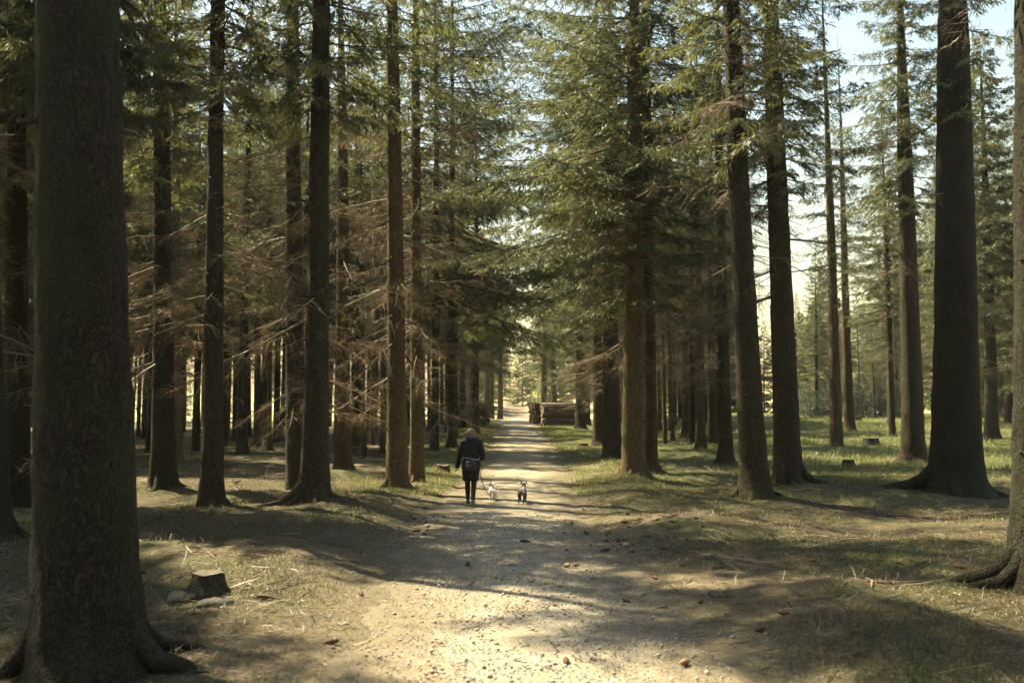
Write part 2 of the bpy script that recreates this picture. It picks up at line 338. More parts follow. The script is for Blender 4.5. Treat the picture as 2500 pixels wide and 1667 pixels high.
# ------------------------------------------------------------------ spruce building blocks
GA = 2.399963
def quads_from(p, d, ln, wd, rng):
    """diamond sprays: base p, direction d, length ln, half width wd"""
    k = len(p)
    rnd = rng.normal(size=(k, 3)); nn = np.cross(d, rnd); nn /= np.linalg.norm(nn, axis=1, keepdims=True) + 1e-9
    mid = p + d * (ln * 0.42)[:, None]
    v = np.stack([p, mid + nn * wd[:, None], p + d * ln[:, None], mid - nn * wd[:, None]], 1).reshape(-1, 3)
    return v, np.arange(k * 4).reshape(-1, 4)
def spruce_crown(seed, z0, H, Lmax, per_m, dens, spray=(0.10, 0.20), wid=(0.014, 0.026), low_fill=1.0, reach=0.0, skip=0.0):
    rng = np.random.default_rng(seed); P = []; D = []; LN = []; wood = MB()
    n = int((H - z0) * per_m)
    for i in range(n):
        u = (i + rng.random()) / n
        if rng.random() < skip: continue
        z = z0 + (H - z0) * u
        L = Lmax * min(1.0, (0.62 + 1.6 * u) * low_fill) * (1 - u) ** 0.8 * rng.uniform(0.7, 1.18) + 0.2
        a = i * GA + rng.normal() * 0.35
        L *= 1 + reach * math.cos(a)
        h = np.array([math.cos(a), math.sin(a), 0.0]); sd_ = np.array([-math.sin(a), math.cos(a), 0.0])
        s1 = -0.42 + 0.75 * u + rng.normal() * 0.08; s2 = 0.16 + rng.normal() * 0.05
        def pt(s): 
            s = np.asarray(s, float)
            return h * (L * s)[..., None] + np.array([0, 0, 1.0]) * (z + L * (s1 * s + s2 * s * s))[..., None]
        bp = pt(np.linspace(0, 0.97, 5)); r0 = 0.010 + 0.007 * L
        wood.tube([tuple(q) for q in bp], [r0, r0 * .8, r0 * .55, r0 * .35, 0.004], 3, cap=False)
        n2 = max(5, int(L * 10 * dens))
        ss = rng.uniform(0.12, 1.0, n2) ** 0.8; side = np.where(np.arange(n2) % 2 == 0, 1.0, -1.0)
        l2 = (0.16 + 0.40 * (1.05 - ss) * L * 0.55) * rng.uniform(0.6, 1.25, n2)
        b0 = pt(ss)
        ang = rng.uniform(0.65, 1.25, n2)
        dz = rng.uniform(-0.85, -0.05, n2)
        d2 = h[None] * np.cos(ang)[:, None] + sd_[None] * (side * np.sin(ang))[:, None]; d2[:, 2] += dz
        d2 /= np.linalg.norm(d2, axis=1, keepdims=True)
        k3 = np.maximum(4, (l2 / 0.042 * dens).astype(int))
        idx = np.repeat(np.arange(n2), k3); tt = rng.random(len(idx)) ** 0.85
        p = b0[idx] + d2[idx] * (l2[idx] * tt)[:, None]; p[:, 2] -= 0.10 * tt * tt * l2[idx]
        perp = np.cross(d2[idx], np.array([0, 0, 1.0])); perp /= np.linalg.norm(perp, axis=1, keepdims=True) + 1e-9
        sgn = np.where(rng.random(len(idx)) < .5, 1, -1)
        d3 = d2[idx] * rng.uniform(0.3, 1.0, len(idx))[:, None] + perp * (sgn * rng.uniform(0.1, 0.8, len(idx)))[:, None]
        d3[:, 2] -= rng.uniform(-0.1, 0.75, len(idx)); d3 /= np.linalg.norm(d3, axis=1, keepdims=True)
        P.append(p); D.append(d3)
        st = rng.uniform(0.2, 1.0, int(14 * dens * L)); pm = pt(st)      # sprays on the limb itself
        dm = np.tile(h, (len(st), 1)) * 0.5 + rng.normal(size=(len(st), 3)) * 0.5; dm /= np.linalg.norm(dm, axis=1, keepdims=True)
        P.append(pm); D.append(dm)
    P = np.concatenate(P); D = np.concatenate(D); k = len(P)
    v, q = quads_from(P, D, rng.uniform(*spray, k), rng.uniform(*wid, k), rng)
    return mesh_np('crown', v, q), wood.mesh('limbs', True), k
def dead_branch(seed, L, twigs, droop):
    """a bare lower branch with its twigs, growing along +X"""
    rng = np.random.default_rng(seed); mb = MB()
    bend = rng.normal() * 0.10; s1 = droop + rng.normal() * 0.08; s2 = rng.uniform(-0.15, 0.22)
    def pt(s): return np.array([L * s, L * bend * s * s + 0.02 * math.sin(9 * s + seed), L * (s1 * s + s2 * s * s) + 0.015 * math.sin(13 * s)])
    r0 = 0.006 + 0.0072 * L
    ks = [0, .2, .4, .6, .8, 1.0]
    mb.tube([tuple(pt(k)) for k in ks], [r0, r0 * .85, r0 * .65, r0 * .5, r0 * .33, 0.003], 4, cap=False)
    V = []; Dd = []; Ln = []
    for i in range(twigs):
        s_ = rng.uniform(0.12, 1.0); sg = 1 if i % 2 else -1
        l2 = (0.15 + 0.42 * (1.1 - s_) * min(L, 2.2)) * rng.uniform(0.5, 1.2)
        a = rng.uniform(0.55, 1.15)
        d = np.array([math.cos(a), sg * math.sin(a), rng.uniform(-0.75, 0.15)]); d /= np.linalg.norm(d)
        p0 = pt(s_); p1 = p0 + d * l2 * .5 + rng.normal(size=3) * .02; p2 = p0 + d * l2 + np.array([0, 0, -0.16 * l2]) + rng.normal(size=3) * .03
        mb.tube([tuple(p0), tuple(p1), tuple(p2)], [0.0058, 0.004, 0.0018], 3, cap=False)
        for _ in range(int(2 + l2 * 9)):
            t = rng.uniform(.2, 1); q0 = p0 + (p2 - p0) * t
            dd = d * .8 + np.array([0, 0, -.35]) + rng.normal(size=3) * .55; dd /= np.linalg.norm(dd)
            V.append(q0); Dd.append(dd); Ln.append(rng.uniform(0.06, 0.24))
    if V:
        k = len(V); v, q = quads_from(np.array(V), np.array(Dd), np.array(Ln), np.full(k, 0.0032), rng); mb.add(v, q)
    return mb
def taper(z, H): return max(0.03, 1.05 - z / 30.0) * max(0.03, min(1.0, (H - z) / (0.45 * H))) ** 0.7
def trunk_mesh(seed, D, H, seg=20, rings=44, flare=1.0, lobes=5, amp=0.012, sweep=0.05, roots_too=False):
    """tapered trunk with root flare; D is the diameter at breast height"""
    rng = np.random.default_rng(seed)
    zz = np.concatenate([np.array([-0.35, -0.15, -0.05]), np.linspace(0, 1, rings) ** 1.9 * H])
    th = np.arange(seg) * 2 * math.pi / seg
    ph = rng.uniform(0, 6.28, 6); lw = rng.uniform(0.5, 1.2, lobes); la = np.sort(np.arange(lobes) * 2 * math.pi / lobes + rng.normal(size=lobes) * 0.3)
    lob = np.zeros(seg)
    for k in range(lobes): lob += lw[k] * np.exp((np.cos(th - la[k]) - 1) * 7.0)
    V = []
    for z in zz:
        zc = max(z, -0.06)
        r = D / 2 * taper(zc, H)
        f = 0.06 * math.exp(-max(zc, 0) / 0.6) + 0.07 * math.exp(-max(zc, 0) / 2.0)
        rr = r * (1 + flare * f + flare * ((0.45 if roots_too else 0.85) * math.exp(-max(zc + .06, 0) / 0.22) + 0.14 * math.exp(-max(zc, 0) / 0.7)) * lob)
        rr = rr * (1 + 0.025 * np.sin(2 * th + ph[0] + z * 0.15) + 0.018 * np.sin(3 * th + ph[1] - z * 0.2))
        rr = rr + (amp * (vnoise(th / 6.283 * 16 + seed * 7, z * 3.2 + np.zeros(seg)) - 0.5) * 2 + amp * .8 * (vnoise(th / 6.283 * seg * .45 + seed * 3, z * 11 + np.zeros(seg)) - 0.5) * 2) * (1 if z < H * .8 else .3)
        if z < -0.1: rr = rr * 1.06
        cx = sweep * math.sin(z * 0.22 + ph[2]) - sweep * math.sin(ph[2]); cy_ = sweep * math.sin(z * 0.17 + ph[3]) - sweep * math.sin(ph[3])
        V.append(np.stack([cx + rr * np.cos(th), cy_ + rr * np.sin(th), np.full(seg, z)], 1))
    r = len(zz); V = np.concatenate(V); i = np.arange(r * seg).reshape(r, seg); i2 = np.roll(i, -1, 1)
    q = np.stack([i[:-1], i2[:-1], i2[1:], i[1:]], -1).reshape(-1, 4)
    def axis(z): return (sweep * math.sin(z * 0.22 + ph[2]) - sweep * math.sin(ph[2]), sweep * math.sin(z * 0.17 + ph[3]) - sweep * math.sin(ph[3]))
    def rad(z): return D / 2 * taper(z, H)
    return mesh_np('trunk', V, q, smooth=True), axis, rad
def stubs_mesh(seed, axis, rad, z0, z1, per_m):
    rng = np.random.default_rng(seed + 900); mb = MB()
    for z in np.arange(z0, z1, 0.36):
        for k in range(max(1, int(per_m * 0.42 + rng.random()))):
            zz = z + rng.normal() * .05; a = rng.uniform(0, 6.283); ax = axis(zz); r = rad(zz)
            h = np.array([math.cos(a), math.sin(a), rng.uniform(-.3, .1)]); p = np.array([ax[0], ax[1], zz])
            L = rng.choice([0.02, 0.035, 0.05, 0.14], p=[.4, .3, .2, .1]); w_ = rng.uniform(.014, .032) * min(1.4, .7 + r)
            mb.tube([tuple(p + h * (r - .03)), tuple(p + h * (r + .004)), tuple(p + h * (r + L))], [w_ * 1.9, w_ * 1.3, w_ * .55], 5)
    return mb.mesh('branch_stubs')

CROWN = {}
def crown_variant(key, *a, **k): 
    c, wd, n = spruce_crown(*a, **k); CROWN[key] = (c, wd); c.name = 'crown_' + key; return n
tot = 0
SP = dict(spray=(0.09, 0.22), wid=(0.008, 0.015))
tot += crown_variant('a', 1, 8.0, 21, 2.8, 9.0, 1.75, **SP)
tot += crown_variant('b', 2, 6.5, 20, 3.0, 9.0, 1.75, **SP)
tot += crown_variant('c', 3, 5.0, 20, 3.4, 8.5, 1.7, **SP)
tot += crown_variant('d', 4, 3.2, 21, 4.2, 8.0, 1.5, **SP)
tot += crown_variant('road', 10, 4.4, 21, 4.9, 8.0, 1.5, low_fill=1.25, reach=0.38, **SP)
tot += crown_variant('full', 12, 8.2, 21, 3.0, 9.5, 1.75, low_fill=1.3, spray=(0.12, 0.26), wid=(0.015, 0.027))
tot += crown_variant('thin', 5, 9.5, 21, 2.1, 6.5, 1.5, skip=0.15, **SP)
tot += crown_variant('young', 6, 0.25, 9, 2.0, 11, 0.9, low_fill=1.6, spray=(0.12, 0.24), wid=(0.02, 0.034))
tot += crown_variant('young2', 7, 0.15, 6, 1.8, 13, 0.9, low_fill=1.6, spray=(0.12, 0.22), wid=(0.018, 0.03))
tot += crown_variant('far', 8, 1.2, 17, 3.4, 9, 0.62, low_fill=1.4, spray=(0.25, 0.48), wid=(0.05, 0.085))
tot += crown_variant('far2', 9, 2.2, 19, 3.2, 9, 0.62, low_fill=1.4, spray=(0.25, 0.48), wid=(0.05, 0.085))
print('crown sprays', tot, [(k, len(v[0].polygons), len(v[1].polygons)) for k, v in CROWN.items()])
DEAD = []
for k in range(10):
    mb = dead_branch(50 + k, [1.1, 1.5, 1.9, 2.3, 2.6, 1.3, 1.7, 2.1, 2.9, 0.8][k], [14, 20, 30, 34, 40, 22, 34, 30, 44, 9][k], [-.12, -.25, -.05, -.3, -.18, -.45, -.5, 0.02, -.2, -.1][k])
    DEAD.append(mb.mesh('dead_branch'))
    DEAD[-1].materials.append(M['dry'])
def dead_skirt(seed, z0, z1, n, Ls):
    """all the bare branches of one background tree"""
    rng = np.random.default_rng(seed); mb = MB()
    for i in range(n):
        z = rng.uniform(z0, z1); a = rng.uniform(0, 6.283); L = rng.uniform(*Ls)
        b = dead_branch(seed * 100 + i, L, int(7 + 6 * L), rng.uniform(-.45, .05))
        V = np.concatenate(b.v); ca, sa = math.cos(a), math.sin(a)
        V = np.stack([V[:, 0] * ca - V[:, 1] * sa, V[:, 0] * sa + V[:, 1] * ca, V[:, 2] + z], 1)
        mb.add(V, np.concatenate(b.q))
    return mb.mesh('dead_branches')
SKIRT = [dead_skirt(71, 1.8, 9.5, 70, (.8, 2.2)), dead_skirt(72, 2.4, 10, 60, (.7, 2.1)), dead_skirt(73, 3.2, 12, 46, (.6, 1.7)), dead_skirt(74, 4.5, 13, 75, (1.0, 2.7))]
for m_ in SKIRT: m_.materials.append(M['dry'])
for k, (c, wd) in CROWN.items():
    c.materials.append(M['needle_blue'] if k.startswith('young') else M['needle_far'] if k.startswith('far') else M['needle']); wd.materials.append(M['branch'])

def tree_parts(root, crown, rotz, cscale, H, D, seed, stubs=None, skirt=None, z_shift=0.0):
    c, wd = CROWN[crown]
    co = obj('crown', c, None, root, loc=(0, 0, z_shift), rot=(0, 0, rotz), scale=cscale)
    tag(obj('limbs', wd, None, co), kind='stuff')
    return co

def hero(bx, by, wpx, tx, label, crown='a', cs=1.0, nb=14, bz=(2.0, 8.5), bsize=0.8, H=21, flare=1.0, lobes=5, mat='bark', seg=20, rings=46, amp=0.012, group='big spruces along the track', stub=3.0, y0=0.0, seed=None, wrow=800, rotz=None, lean_y=0.0, skirt=None, zs=0.0, roots=()):
    """bx,by base, wpx trunk width at row wrow, tx position at the picture's top edge: all in 2352-wide pixels"""
    seed = seed if seed is not None else int(bx * 3 + by)
    rg = random.Random(seed)
    p = px_ground(bx * K, by * K)
    d = p.y
    zm = px_depth(bx * K, wrow * K, d).z - p.z
    t = px_depth(tx * K, y0 * K, d)
    D = wpx * K / F_PX * d / taper(zm, H) / (1 + 0.08 * flare * math.exp(-zm / 2))
    root = empty('spruce_tree', (p.x, p.y, p.z - 0.02)); tag(root, label, 'tree', group)
    lx = (t.x - p.x) / max(1.0, t.z - p.z)
    root.rotation_euler = (-lean_y, math.atan(lx), 0)
    me, axis, rad = trunk_mesh(seed, D, H, seg, rings, flare, lobes, amp, sweep=0.04, roots_too=p.y < 31)
    tr = obj('trunk', me, M[mat], root)
    if p.y < 31:
        n_r = rg.randint(4, 6); a_r = rg.uniform(0, 6.28)
        angs = [(a_r + 6.283 * q / n_r + rg.gauss(0, .25), rg.uniform(.8, 1.25)) for q in range(n_r)] + list(roots)
        for ang, f in angs:
            r0 = D / 2; ca, sa = math.cos(ang), math.sin(ang); bend = rg.gauss(0, .25); mb = MB(); P_ = []
            for (dist, up) in ((.45, .75), (.85, .42), (1.25, .20), (1.7, .075), (2.3, .015), (3.0, -.07), (3.6, -.16)):
                dd = r0 * (.45 + (dist - .45) * f) if dist > .45 else r0 * .45
                aa = ang + bend * (dist - .45) * .35; x_, y_ = dd * math.cos(aa), dd * math.sin(aa)
                gl = gz(p.x + x_, p.y + y_) - p.z if dist > .9 else 0
                P_.append((x_, y_, up * min(1.4, r0 / .3) * (1 if up > 0 else 1) + gl * min(1, dist - .5)))
            mb.tube(P_, [r0 * k_ * min(1.2, f) for k_ in (.34, .32, .28, .22, .17, .12, .06)], 9)
            obj('root', mb.mesh('root'), M[mat], root)
    sm = stubs_mesh(seed, axis, rad, 0.9, 11, stub)
    tag(obj('branch_stubs', sm, M['stub'], tr), kind='stuff')
    if crown:
        rz = rg.uniform(0, 6.28) if rotz is None else rotz
        tree_parts(root, crown, rz, cs, H, D, seed, z_shift=zs)
    if skirt is not None: tag(obj('fine_twigs', SKIRT[skirt], None, root, rot=(0, 0, rg.uniform(0, 6.28))), kind='stuff')
    for i in range(nb):
        z = rg.uniform(*bz); a = rg.uniform(0, 6.283); ax = axis(z); k = rg.randrange(10)
        sca = bsize * rg.uniform(0.7, 1.25)
        obj('dead_branch', DEAD[k], None, root, loc=(ax[0] + math.cos(a) * (rad(z) - .03), ax[1] + math.sin(a) * (rad(z) - .03), z), rot=(rg.uniform(-.5, .5), rg.uniform(-.12, .2), a), scale=sca)
    return root, p, D

# ------------------------------------------------------------------ the trees that can be told apart
HEROES = [
 # left of the track, near to far
 dict(bx=205, by=1530, wpx=205, tx=187, label='massive dark spruce trunk filling the near left edge of the picture', crown='thin', cs=1.1, nb=2, skirt=None, bz=(6.5, 8.5), H=30, flare=1.1, lobes=6, mat='bark_old', seg=72, rings=150, amp=0.011, stub=2.5, wrow=800),
 dict(bx=-30, by=1275, wpx=90, tx=-60, label='spruce cut by the left frame edge showing only its spreading root', crown=None, H=9, bz=(2.0, 5.0), nb=10, mat='bark_old', cs=(0.55, 0.55, 0.7)),
 dict(bx=38, by=1165, wpx=50, tx=30, label='dark spruce behind the massive trunk, many dry twigs reaching sideways', crown='b', nb=34, bz=(1.0, 9), bsize=1.0, mat='bark_old'),
 dict(bx=375, by=1128, wpx=46, tx=372, label='dark straight spruce just past the massive trunk with a flared foot', crown='a', nb=30, bz=(3.0, 9.5), bsize=0.95, mat='bark_old', skirt=2),
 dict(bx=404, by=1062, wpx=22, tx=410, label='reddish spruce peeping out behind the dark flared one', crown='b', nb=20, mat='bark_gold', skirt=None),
 dict(bx=487, by=1180, wpx=43, tx=506, label='slim straight spruce with regular dark knots, third trunk from the left edge', crown='a', nb=26, bz=(3.4, 10.5), bsize=1.0, skirt=2),
 dict(bx=683, by=1128, wpx=44, tx=674, label='dull brown spruce half hidden behind the root-spreading one', crown='thin', nb=30, bz=(2.0, 9.5), bsize=0.95, skirt=2, cs=(0.5, 0.5, 0.9)),
 dict(bx=722, by=1178, wpx=54, tx=746, label='sturdy spruce with a thick pale root spreading to one side', crown='a', nb=18, bz=(3.5, 11), bsize=1.05, flare=1.35, seg=32, rings=70, skirt=None, roots=((3.75, 1.9), (5.2, 1.2))),
 dict(bx=787, by=1080, wpx=32, tx=780, label='narrow brown spruce next to the root-spreading one', crown='thin', nb=32, bz=(1.5, 9), bsize=1.0, mat='bark_red', skirt=None),
 dict(bx=822, by=1036, wpx=24, tx=820, label='dark thin spruce in the gap behind the sunlit twigs', crown='c', nb=34, bz=(1.2, 8.5), bsize=1.0, skirt=2),
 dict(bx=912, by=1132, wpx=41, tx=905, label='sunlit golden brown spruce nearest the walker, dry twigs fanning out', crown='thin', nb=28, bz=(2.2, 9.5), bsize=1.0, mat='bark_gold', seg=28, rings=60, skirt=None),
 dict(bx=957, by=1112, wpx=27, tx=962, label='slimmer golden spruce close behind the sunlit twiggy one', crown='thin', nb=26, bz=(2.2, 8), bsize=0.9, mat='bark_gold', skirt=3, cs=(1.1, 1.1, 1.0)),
 dict(bx=998, by=1040, wpx=16, tx=1000, label='thin shaded spruce behind the broken stump', crown='road', nb=24, bz=(1.2, 7), bsize=1.0, rotz=0.0, zs=1.0, cs=(1.1, 1.1, 1.3), H=29),
 dict(bx=1037, by=1036, wpx=16, tx=1036, label='dark spruce rising directly behind the walker\'s shoulder', crown='road', nb=20, bz=(1.5, 7), bsize=1.0, cs=(1.1, 1.1, 1.3), rotz=0.0, zs=1.0, H=29),
 dict(bx=1062, by=984, wpx=12, tx=1062, label='spruce standing in front of the far log pile beside the track', crown='road', nb=16, bz=(1.5, 5.5), bsize=1.0, rotz=0.3, zs=0.5, cs=(0.85, 0.85, 1.3), H=29),
 dict(bx=1093, by=1000, wpx=13, tx=1090, label='brown spruce with a root flaring towards the track, beyond the walker', crown='road', nb=16, bz=(1.5, 5.5), bsize=1.0, rotz=0.0, zs=1.5, cs=(0.8, 0.8, 1.3), H=29),
 dict(bx=1117, by=960, wpx=10, tx=1117, label='distant dark spruce left of the bright opening, just past the logs', crown='d', nb=8, bz=(2, 5), zs=3.2, cs=(0.75, 0.75, 0.95)),
 dict(bx=1130, by=958, wpx=8, tx=1130, label='distant slim spruce between two others by the bright opening', crown='d', nb=8, bz=(2, 5), zs=3.2, cs=(0.75, 0.75, 0.95)),
 dict(bx=1149, by=957, wpx=9, tx=1149, label='last spruce on the left side of the bright opening', crown='d', nb=6, bz=(2, 5), mat='bark_red', zs=3.2, cs=(0.75, 0.75, 0.95)),
 # right of the track, far to near
 dict(bx=1249, by=958, wpx=11, tx=1249, label='distant spruce right of the bright opening behind the log pile', crown='d', nb=6, bz=(2.5, 5), mat='bark_red', zs=3.2, cs=(0.75, 0.75, 0.95)),
 dict(bx=1273, by=959, wpx=11, tx=1272, label='second distant spruce rising behind the log pile', crown='d', nb=6, bz=(2.5, 5), mat='bark_red', zs=3.2, cs=(0.75, 0.75, 0.95)),
 dict(bx=1333, by=985, wpx=17, tx=1328, label='brown spruce touching the end of the right log pile', crown='road', nb=16, bz=(2, 5.5), bsize=1.0, rotz=3.14, zs=2.2, cs=(0.85, 0.85, 1.3), H=29),
 dict(bx=1349, by=975, wpx=11, tx=1350, label='grey thin spruce behind the one at the log pile end', crown='d', nb=10, bz=(2, 5.5)),
 dict(bx=1376, by=1022, wpx=22, tx=1370, label='mid brown spruce with bright rim light beside the wide flared one', crown='road', nb=18, bz=(1.8, 6), bsize=1.0, cs=(0.95, 0.95, 1.3), rotz=3.14, zs=2.6, H=29),
 dict(bx=1406, by=1056, wpx=35, tx=1402, label='spruce with a wide dark flared foot on the right verge', crown='road', nb=26, bz=(2.5, 8), bsize=1.0, flare=1.2, skirt=3, cs=(1.1, 1.1, 1.0), rotz=3.14, zs=2.6),
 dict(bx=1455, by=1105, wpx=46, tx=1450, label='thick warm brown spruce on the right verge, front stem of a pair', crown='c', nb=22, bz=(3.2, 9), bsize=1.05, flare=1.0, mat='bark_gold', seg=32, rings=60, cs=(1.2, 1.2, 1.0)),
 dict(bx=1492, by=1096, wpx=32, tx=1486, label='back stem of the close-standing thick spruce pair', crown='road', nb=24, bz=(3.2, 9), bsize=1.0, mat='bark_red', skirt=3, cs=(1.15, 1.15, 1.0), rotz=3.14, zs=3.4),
 dict(bx=1578, by=1008, wpx=18, tx=1566, label='thin bare spruce pole, first to the right of the thick pair', crown='thin', nb=22, bz=(3.5, 11), bsize=0.85, mat='bark_red'),
 dict(bx=1610, by=1035, wpx=20, tx=1600, label='reddish slim spruce with small flared foot, second right of the thick pair', crown='thin', nb=26, bz=(3.5, 11), bsize=0.9, mat='bark_red'),
 dict(bx=1637, by=1022, wpx=18, tx=1622, label='slim spruce pole between two reddish neighbours, twigs all along it', crown='thin', nb=26, bz=(3.5, 11), bsize=0.9),
 dict(bx=1668, by=1065, wpx=27, tx=1652, label='upright spruce close beside the leaning knotty one', crown='thin', nb=30, bz=(3.5, 10.5), bsize=1.0, skirt=3),
 dict(bx=1735, by=1152, wpx=54, tx=1678, label='knotty grey brown spruce leaning slightly towards the track', crown='a', nb=16, bz=(4.5, 11), bsize=1.0, seg=40, rings=90, stub=5, mat='bark'),
 dict(bx=1812, by=1120, wpx=54, tx=1776, label='straight knotty spruce right behind the leaning one', crown='a', nb=20, bz=(5.0, 11), bsize=1.0, seg=36, rings=80, stub=5),
 dict(bx=1922, by=1030, wpx=24, tx=1888, label='red brown leaning spruce in the sunny clearing, front of two', crown='thin', cs=0.9, nb=24, bz=(6, 14), bsize=0.8, mat='bark_red', H=24),
 dict(bx=1952, by=994, wpx=19, tx=1918, label='orange brown spruce behind the red one in the clearing', crown='thin', cs=0.9, nb=24, bz=(6, 14), bsize=0.8, mat='bark_red', H=24),
 dict(bx=2045, by=978, wpx=10, tx=2042, label='very thin pale pole of a tree lit in the clearing', crown='thin', cs=(0.55, 0.55, 0.8), nb=8, bz=(6, 12), bsize=0.6, mat='bark_red', H=20),
 dict(bx=2100, by=1070, wpx=44, tx=2070, label='olive spruce with a sunlit mossy foot beside the massive black one', crown='a', nb=10, bz=(6, 12), bsize=0.9, seg=32, rings=70, stub=4, zs=1.0),
 dict(bx=2197, by=1135, wpx=98, tx=2184, label='massive black spruce with grass on its flared foot', crown='thin', nb=5, bz=(6.5, 11), bsize=1.0, skirt=None, flare=1.2, lobes=6, mat='bark_old', seg=60, rings=130, stub=3),
 dict(bx=2278, by=1010, wpx=26, tx=2250, label='spruce with one sunlit yellow side just right of the massive black one', crown='full', nb=14, bz=(6, 11), bsize=0.9),
 dict(bx=2318, by=975, wpx=16, tx=2298, label='thin dark spruce near the right edge behind the sunlit sided one', crown='c', nb=14, bz=(3, 9), bsize=0.9),
 dict(bx=2408, by=1362, wpx=130, tx=2388, label='spruce cut by the right frame edge with a sunlit curving root', crown='full', nb=3, bz=(6.5, 9), skirt=None, flare=1.5, lobes=5, mat='bark_old', seg=56, rings=120, roots=((3.45, 1.05),)),
]
HP = []; HD = []
for hd in HEROES:
    r_, p_, D_ = hero(**hd); HP.append((p_.x, p_.y)); HD.append(D_)

# ------------------------------------------------------------------ the stand behind: poles too alike to name one by one
TR = []
for k, (D, H) in enumerate([(0.30, 20), (0.24, 19), (0.36, 21), (0.2, 18)]):
    me, ax, rd = trunk_mesh(300 + k, D, H, 12, 26, 0.9, 5, 0.008, 0.06)
    me.materials.append(M[['bark', 'bark_red', 'bark_old', 'bark_red'][k]]); TR.append((me, ax, rd))
def stand_tree(x, y, label, group, crown, skirt, rg, tk=None, sc_=1.0, cs=1.0, name='spruce_tree'):
    root = empty(name, (x, y, gz(x, y) - 0.05)); tag(root, label, 'tree', group)
    root.rotation_euler = (rg.gauss(0, .012), rg.gauss(0, .014), rg.uniform(0, 6.28)); root.scale = (sc_,) * 3
    if tk is None:
        tk = rg.randrange(4); label = ['brown ', 'slim reddish ', 'dark stout ', 'very thin reddish '][tk] + label.replace('slender ', '').replace('thin ', '').replace('with green boughs hanging', 'hanging') + (', front rows' if y < 62 else ', back rows')
        root['label'] = label
    obj('trunk', TR[tk][0], None, root)
    if crown: tree_parts(root, crown, 0, cs, 0, 0, 0)
    if skirt is not None: tag(obj('dead_branches', SKIRT[skirt], None, root), kind='stuff')
    HP.append((x, y)); return root
rg = random.Random(21)
def free(x, y, dmin): return all((x - a) ** 2 + (y - b) ** 2 > dmin * dmin for a, b in HP)
def fill(n, xr, yr, dmin, label, group, crowns, skirts, ok=lambda x, y: True, scr=(.88, 1.1), **kw):
    c = 0
    for _ in range(n * 40):
        x = rg.uniform(*xr); y = rg.uniform(*yr)
        if abs(x) > y * 0.56 + 3 or not ok(x, y) or not free(x, y, dmin): continue
        stand_tree(x, y, label, group, rg.choice(crowns), rg.choice(skirts), rg, sc_=rg.uniform(*scr), **kw); c += 1
        if c >= n: break
    return c
n1 = fill(150, (-44, -5.5), (34, 88), 1.6, 'slender spruce pole in the dense stand left of the track', 'stand of spruces left of the track', ['a', 'b', 'b', 'thin'], [2, 2, None, None], ok=lambda x, y: not (x > -15 and y < 41))
n1b = fill(18, (-46, -8), (58, 92), 1.15, 'slender spruce pole in the dense stand left of the track', 'stand of spruces left of the track', ['thin', 'b'], [None], scr=(.75, .95), tk=None)
n2 = fill(12, (-5.6, -3.4), (48, 96), 4.2, 'roadside spruce with green boughs hanging over the left edge of the track', 'roadside spruces left of the track', ['b', 'c'], [0, 1])
n3 = fill(12, (4.4, 7.5), (44, 96), 4.2, 'roadside spruce with green boughs hanging over the right edge of the track', 'roadside spruces right of the track', ['b', 'c'], [0, 1])
n4 = fill(34, (8, 17), (48, 96), 2.6, 'slender bare spruce pole in the light stand right of the track', 'light stand of spruces right of the track', ['thin', 'a'], [2, 2, 1], ok=lambda x, y: x / y < 0.215 and not (x > 9 and y < 58))
n5 = fill(28, (18, 60), (46, 100), 2.6, 'spruce pole in the far stand behind the sunny clearing', 'far stand behind the clearing', ['b', 'c', 'd'], [2, 1], ok=lambda x, y: x / y > 0.375)
n6 = fill(20, (18, 46), (88, 118), 2.2, 'short thin spruce pole behind the dark bushes of the clearing', 'thin poles behind the bushes', ['a', 'b'], [2, 2, 1], ok=lambda x, y: 0.21 < x / y < 0.41, scr=(.5, .72), tk=2)
print('stand', n1, n1b, n2, n3, n4, n5, n6)

# trees full of green down to the ground that close the view beyond the stand
rg = random.Random(5)
cnt = 0
for _ in range(900):
    y = rg.uniform(116, 215); x = rg.uniform(-0.58, 0.58) * y
    if cnt < 28: y = rg.uniform(108, 128); x = rg.uniform(0.16, 0.56) * y
    q = x / y
    if (abs(x - 0.6) < 5.5 and y < 150) or not free(x, y, 3.4 if cnt < 28 else 5.0): continue
    sc_ = rg.uniform(0.75, 1.15)
    if q < -0.06 and (y < 150 or rg.random() < .5): continue
    if q < -0.06: sc_ = rg.uniform(0.6, 0.95)
    if 0.22 < q < 0.39: sc_ = rg.uniform(0.7, 1.05)
    elif cnt < 28: sc_ = rg.uniform(1.0, 1.35)
    lab = 'broad green spruce closing the view beyond the left stand' if q < 0 else 'broad green spruce closing the view beyond the clearing'
    r_ = empty('spruce_tree', (x, y, gz(x, y) - 0.1)); tag(r_, lab, 'tree', 'green spruces beyond the left stand' if q < 0 else 'green spruces beyond the clearing')
    r_.scale = (sc_ * 1.1, sc_ * 1.1, sc_); r_.rotation_euler = (0, 0, rg.uniform(0, 6.28))
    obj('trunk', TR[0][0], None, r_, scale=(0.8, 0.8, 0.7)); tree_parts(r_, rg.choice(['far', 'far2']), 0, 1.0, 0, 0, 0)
    HP.append((x, y)); cnt += 1
    if cnt >= 54: break
for x, y, f in [(-4.5, 152, .8), (1.8, 166, .7), (6.5, 150, .85), (-8, 146, .9)]:
    r_ = empty('spruce_tree', (x, y, gz(x, y) - 0.1)); tag(r_, 'pale sunlit spruce closing the bright opening at the end of the track', 'tree', 'sunlit spruces at the end of the track')
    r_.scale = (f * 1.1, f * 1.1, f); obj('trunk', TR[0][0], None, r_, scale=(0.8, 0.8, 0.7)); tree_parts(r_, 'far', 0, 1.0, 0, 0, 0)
print('beyond', cnt)

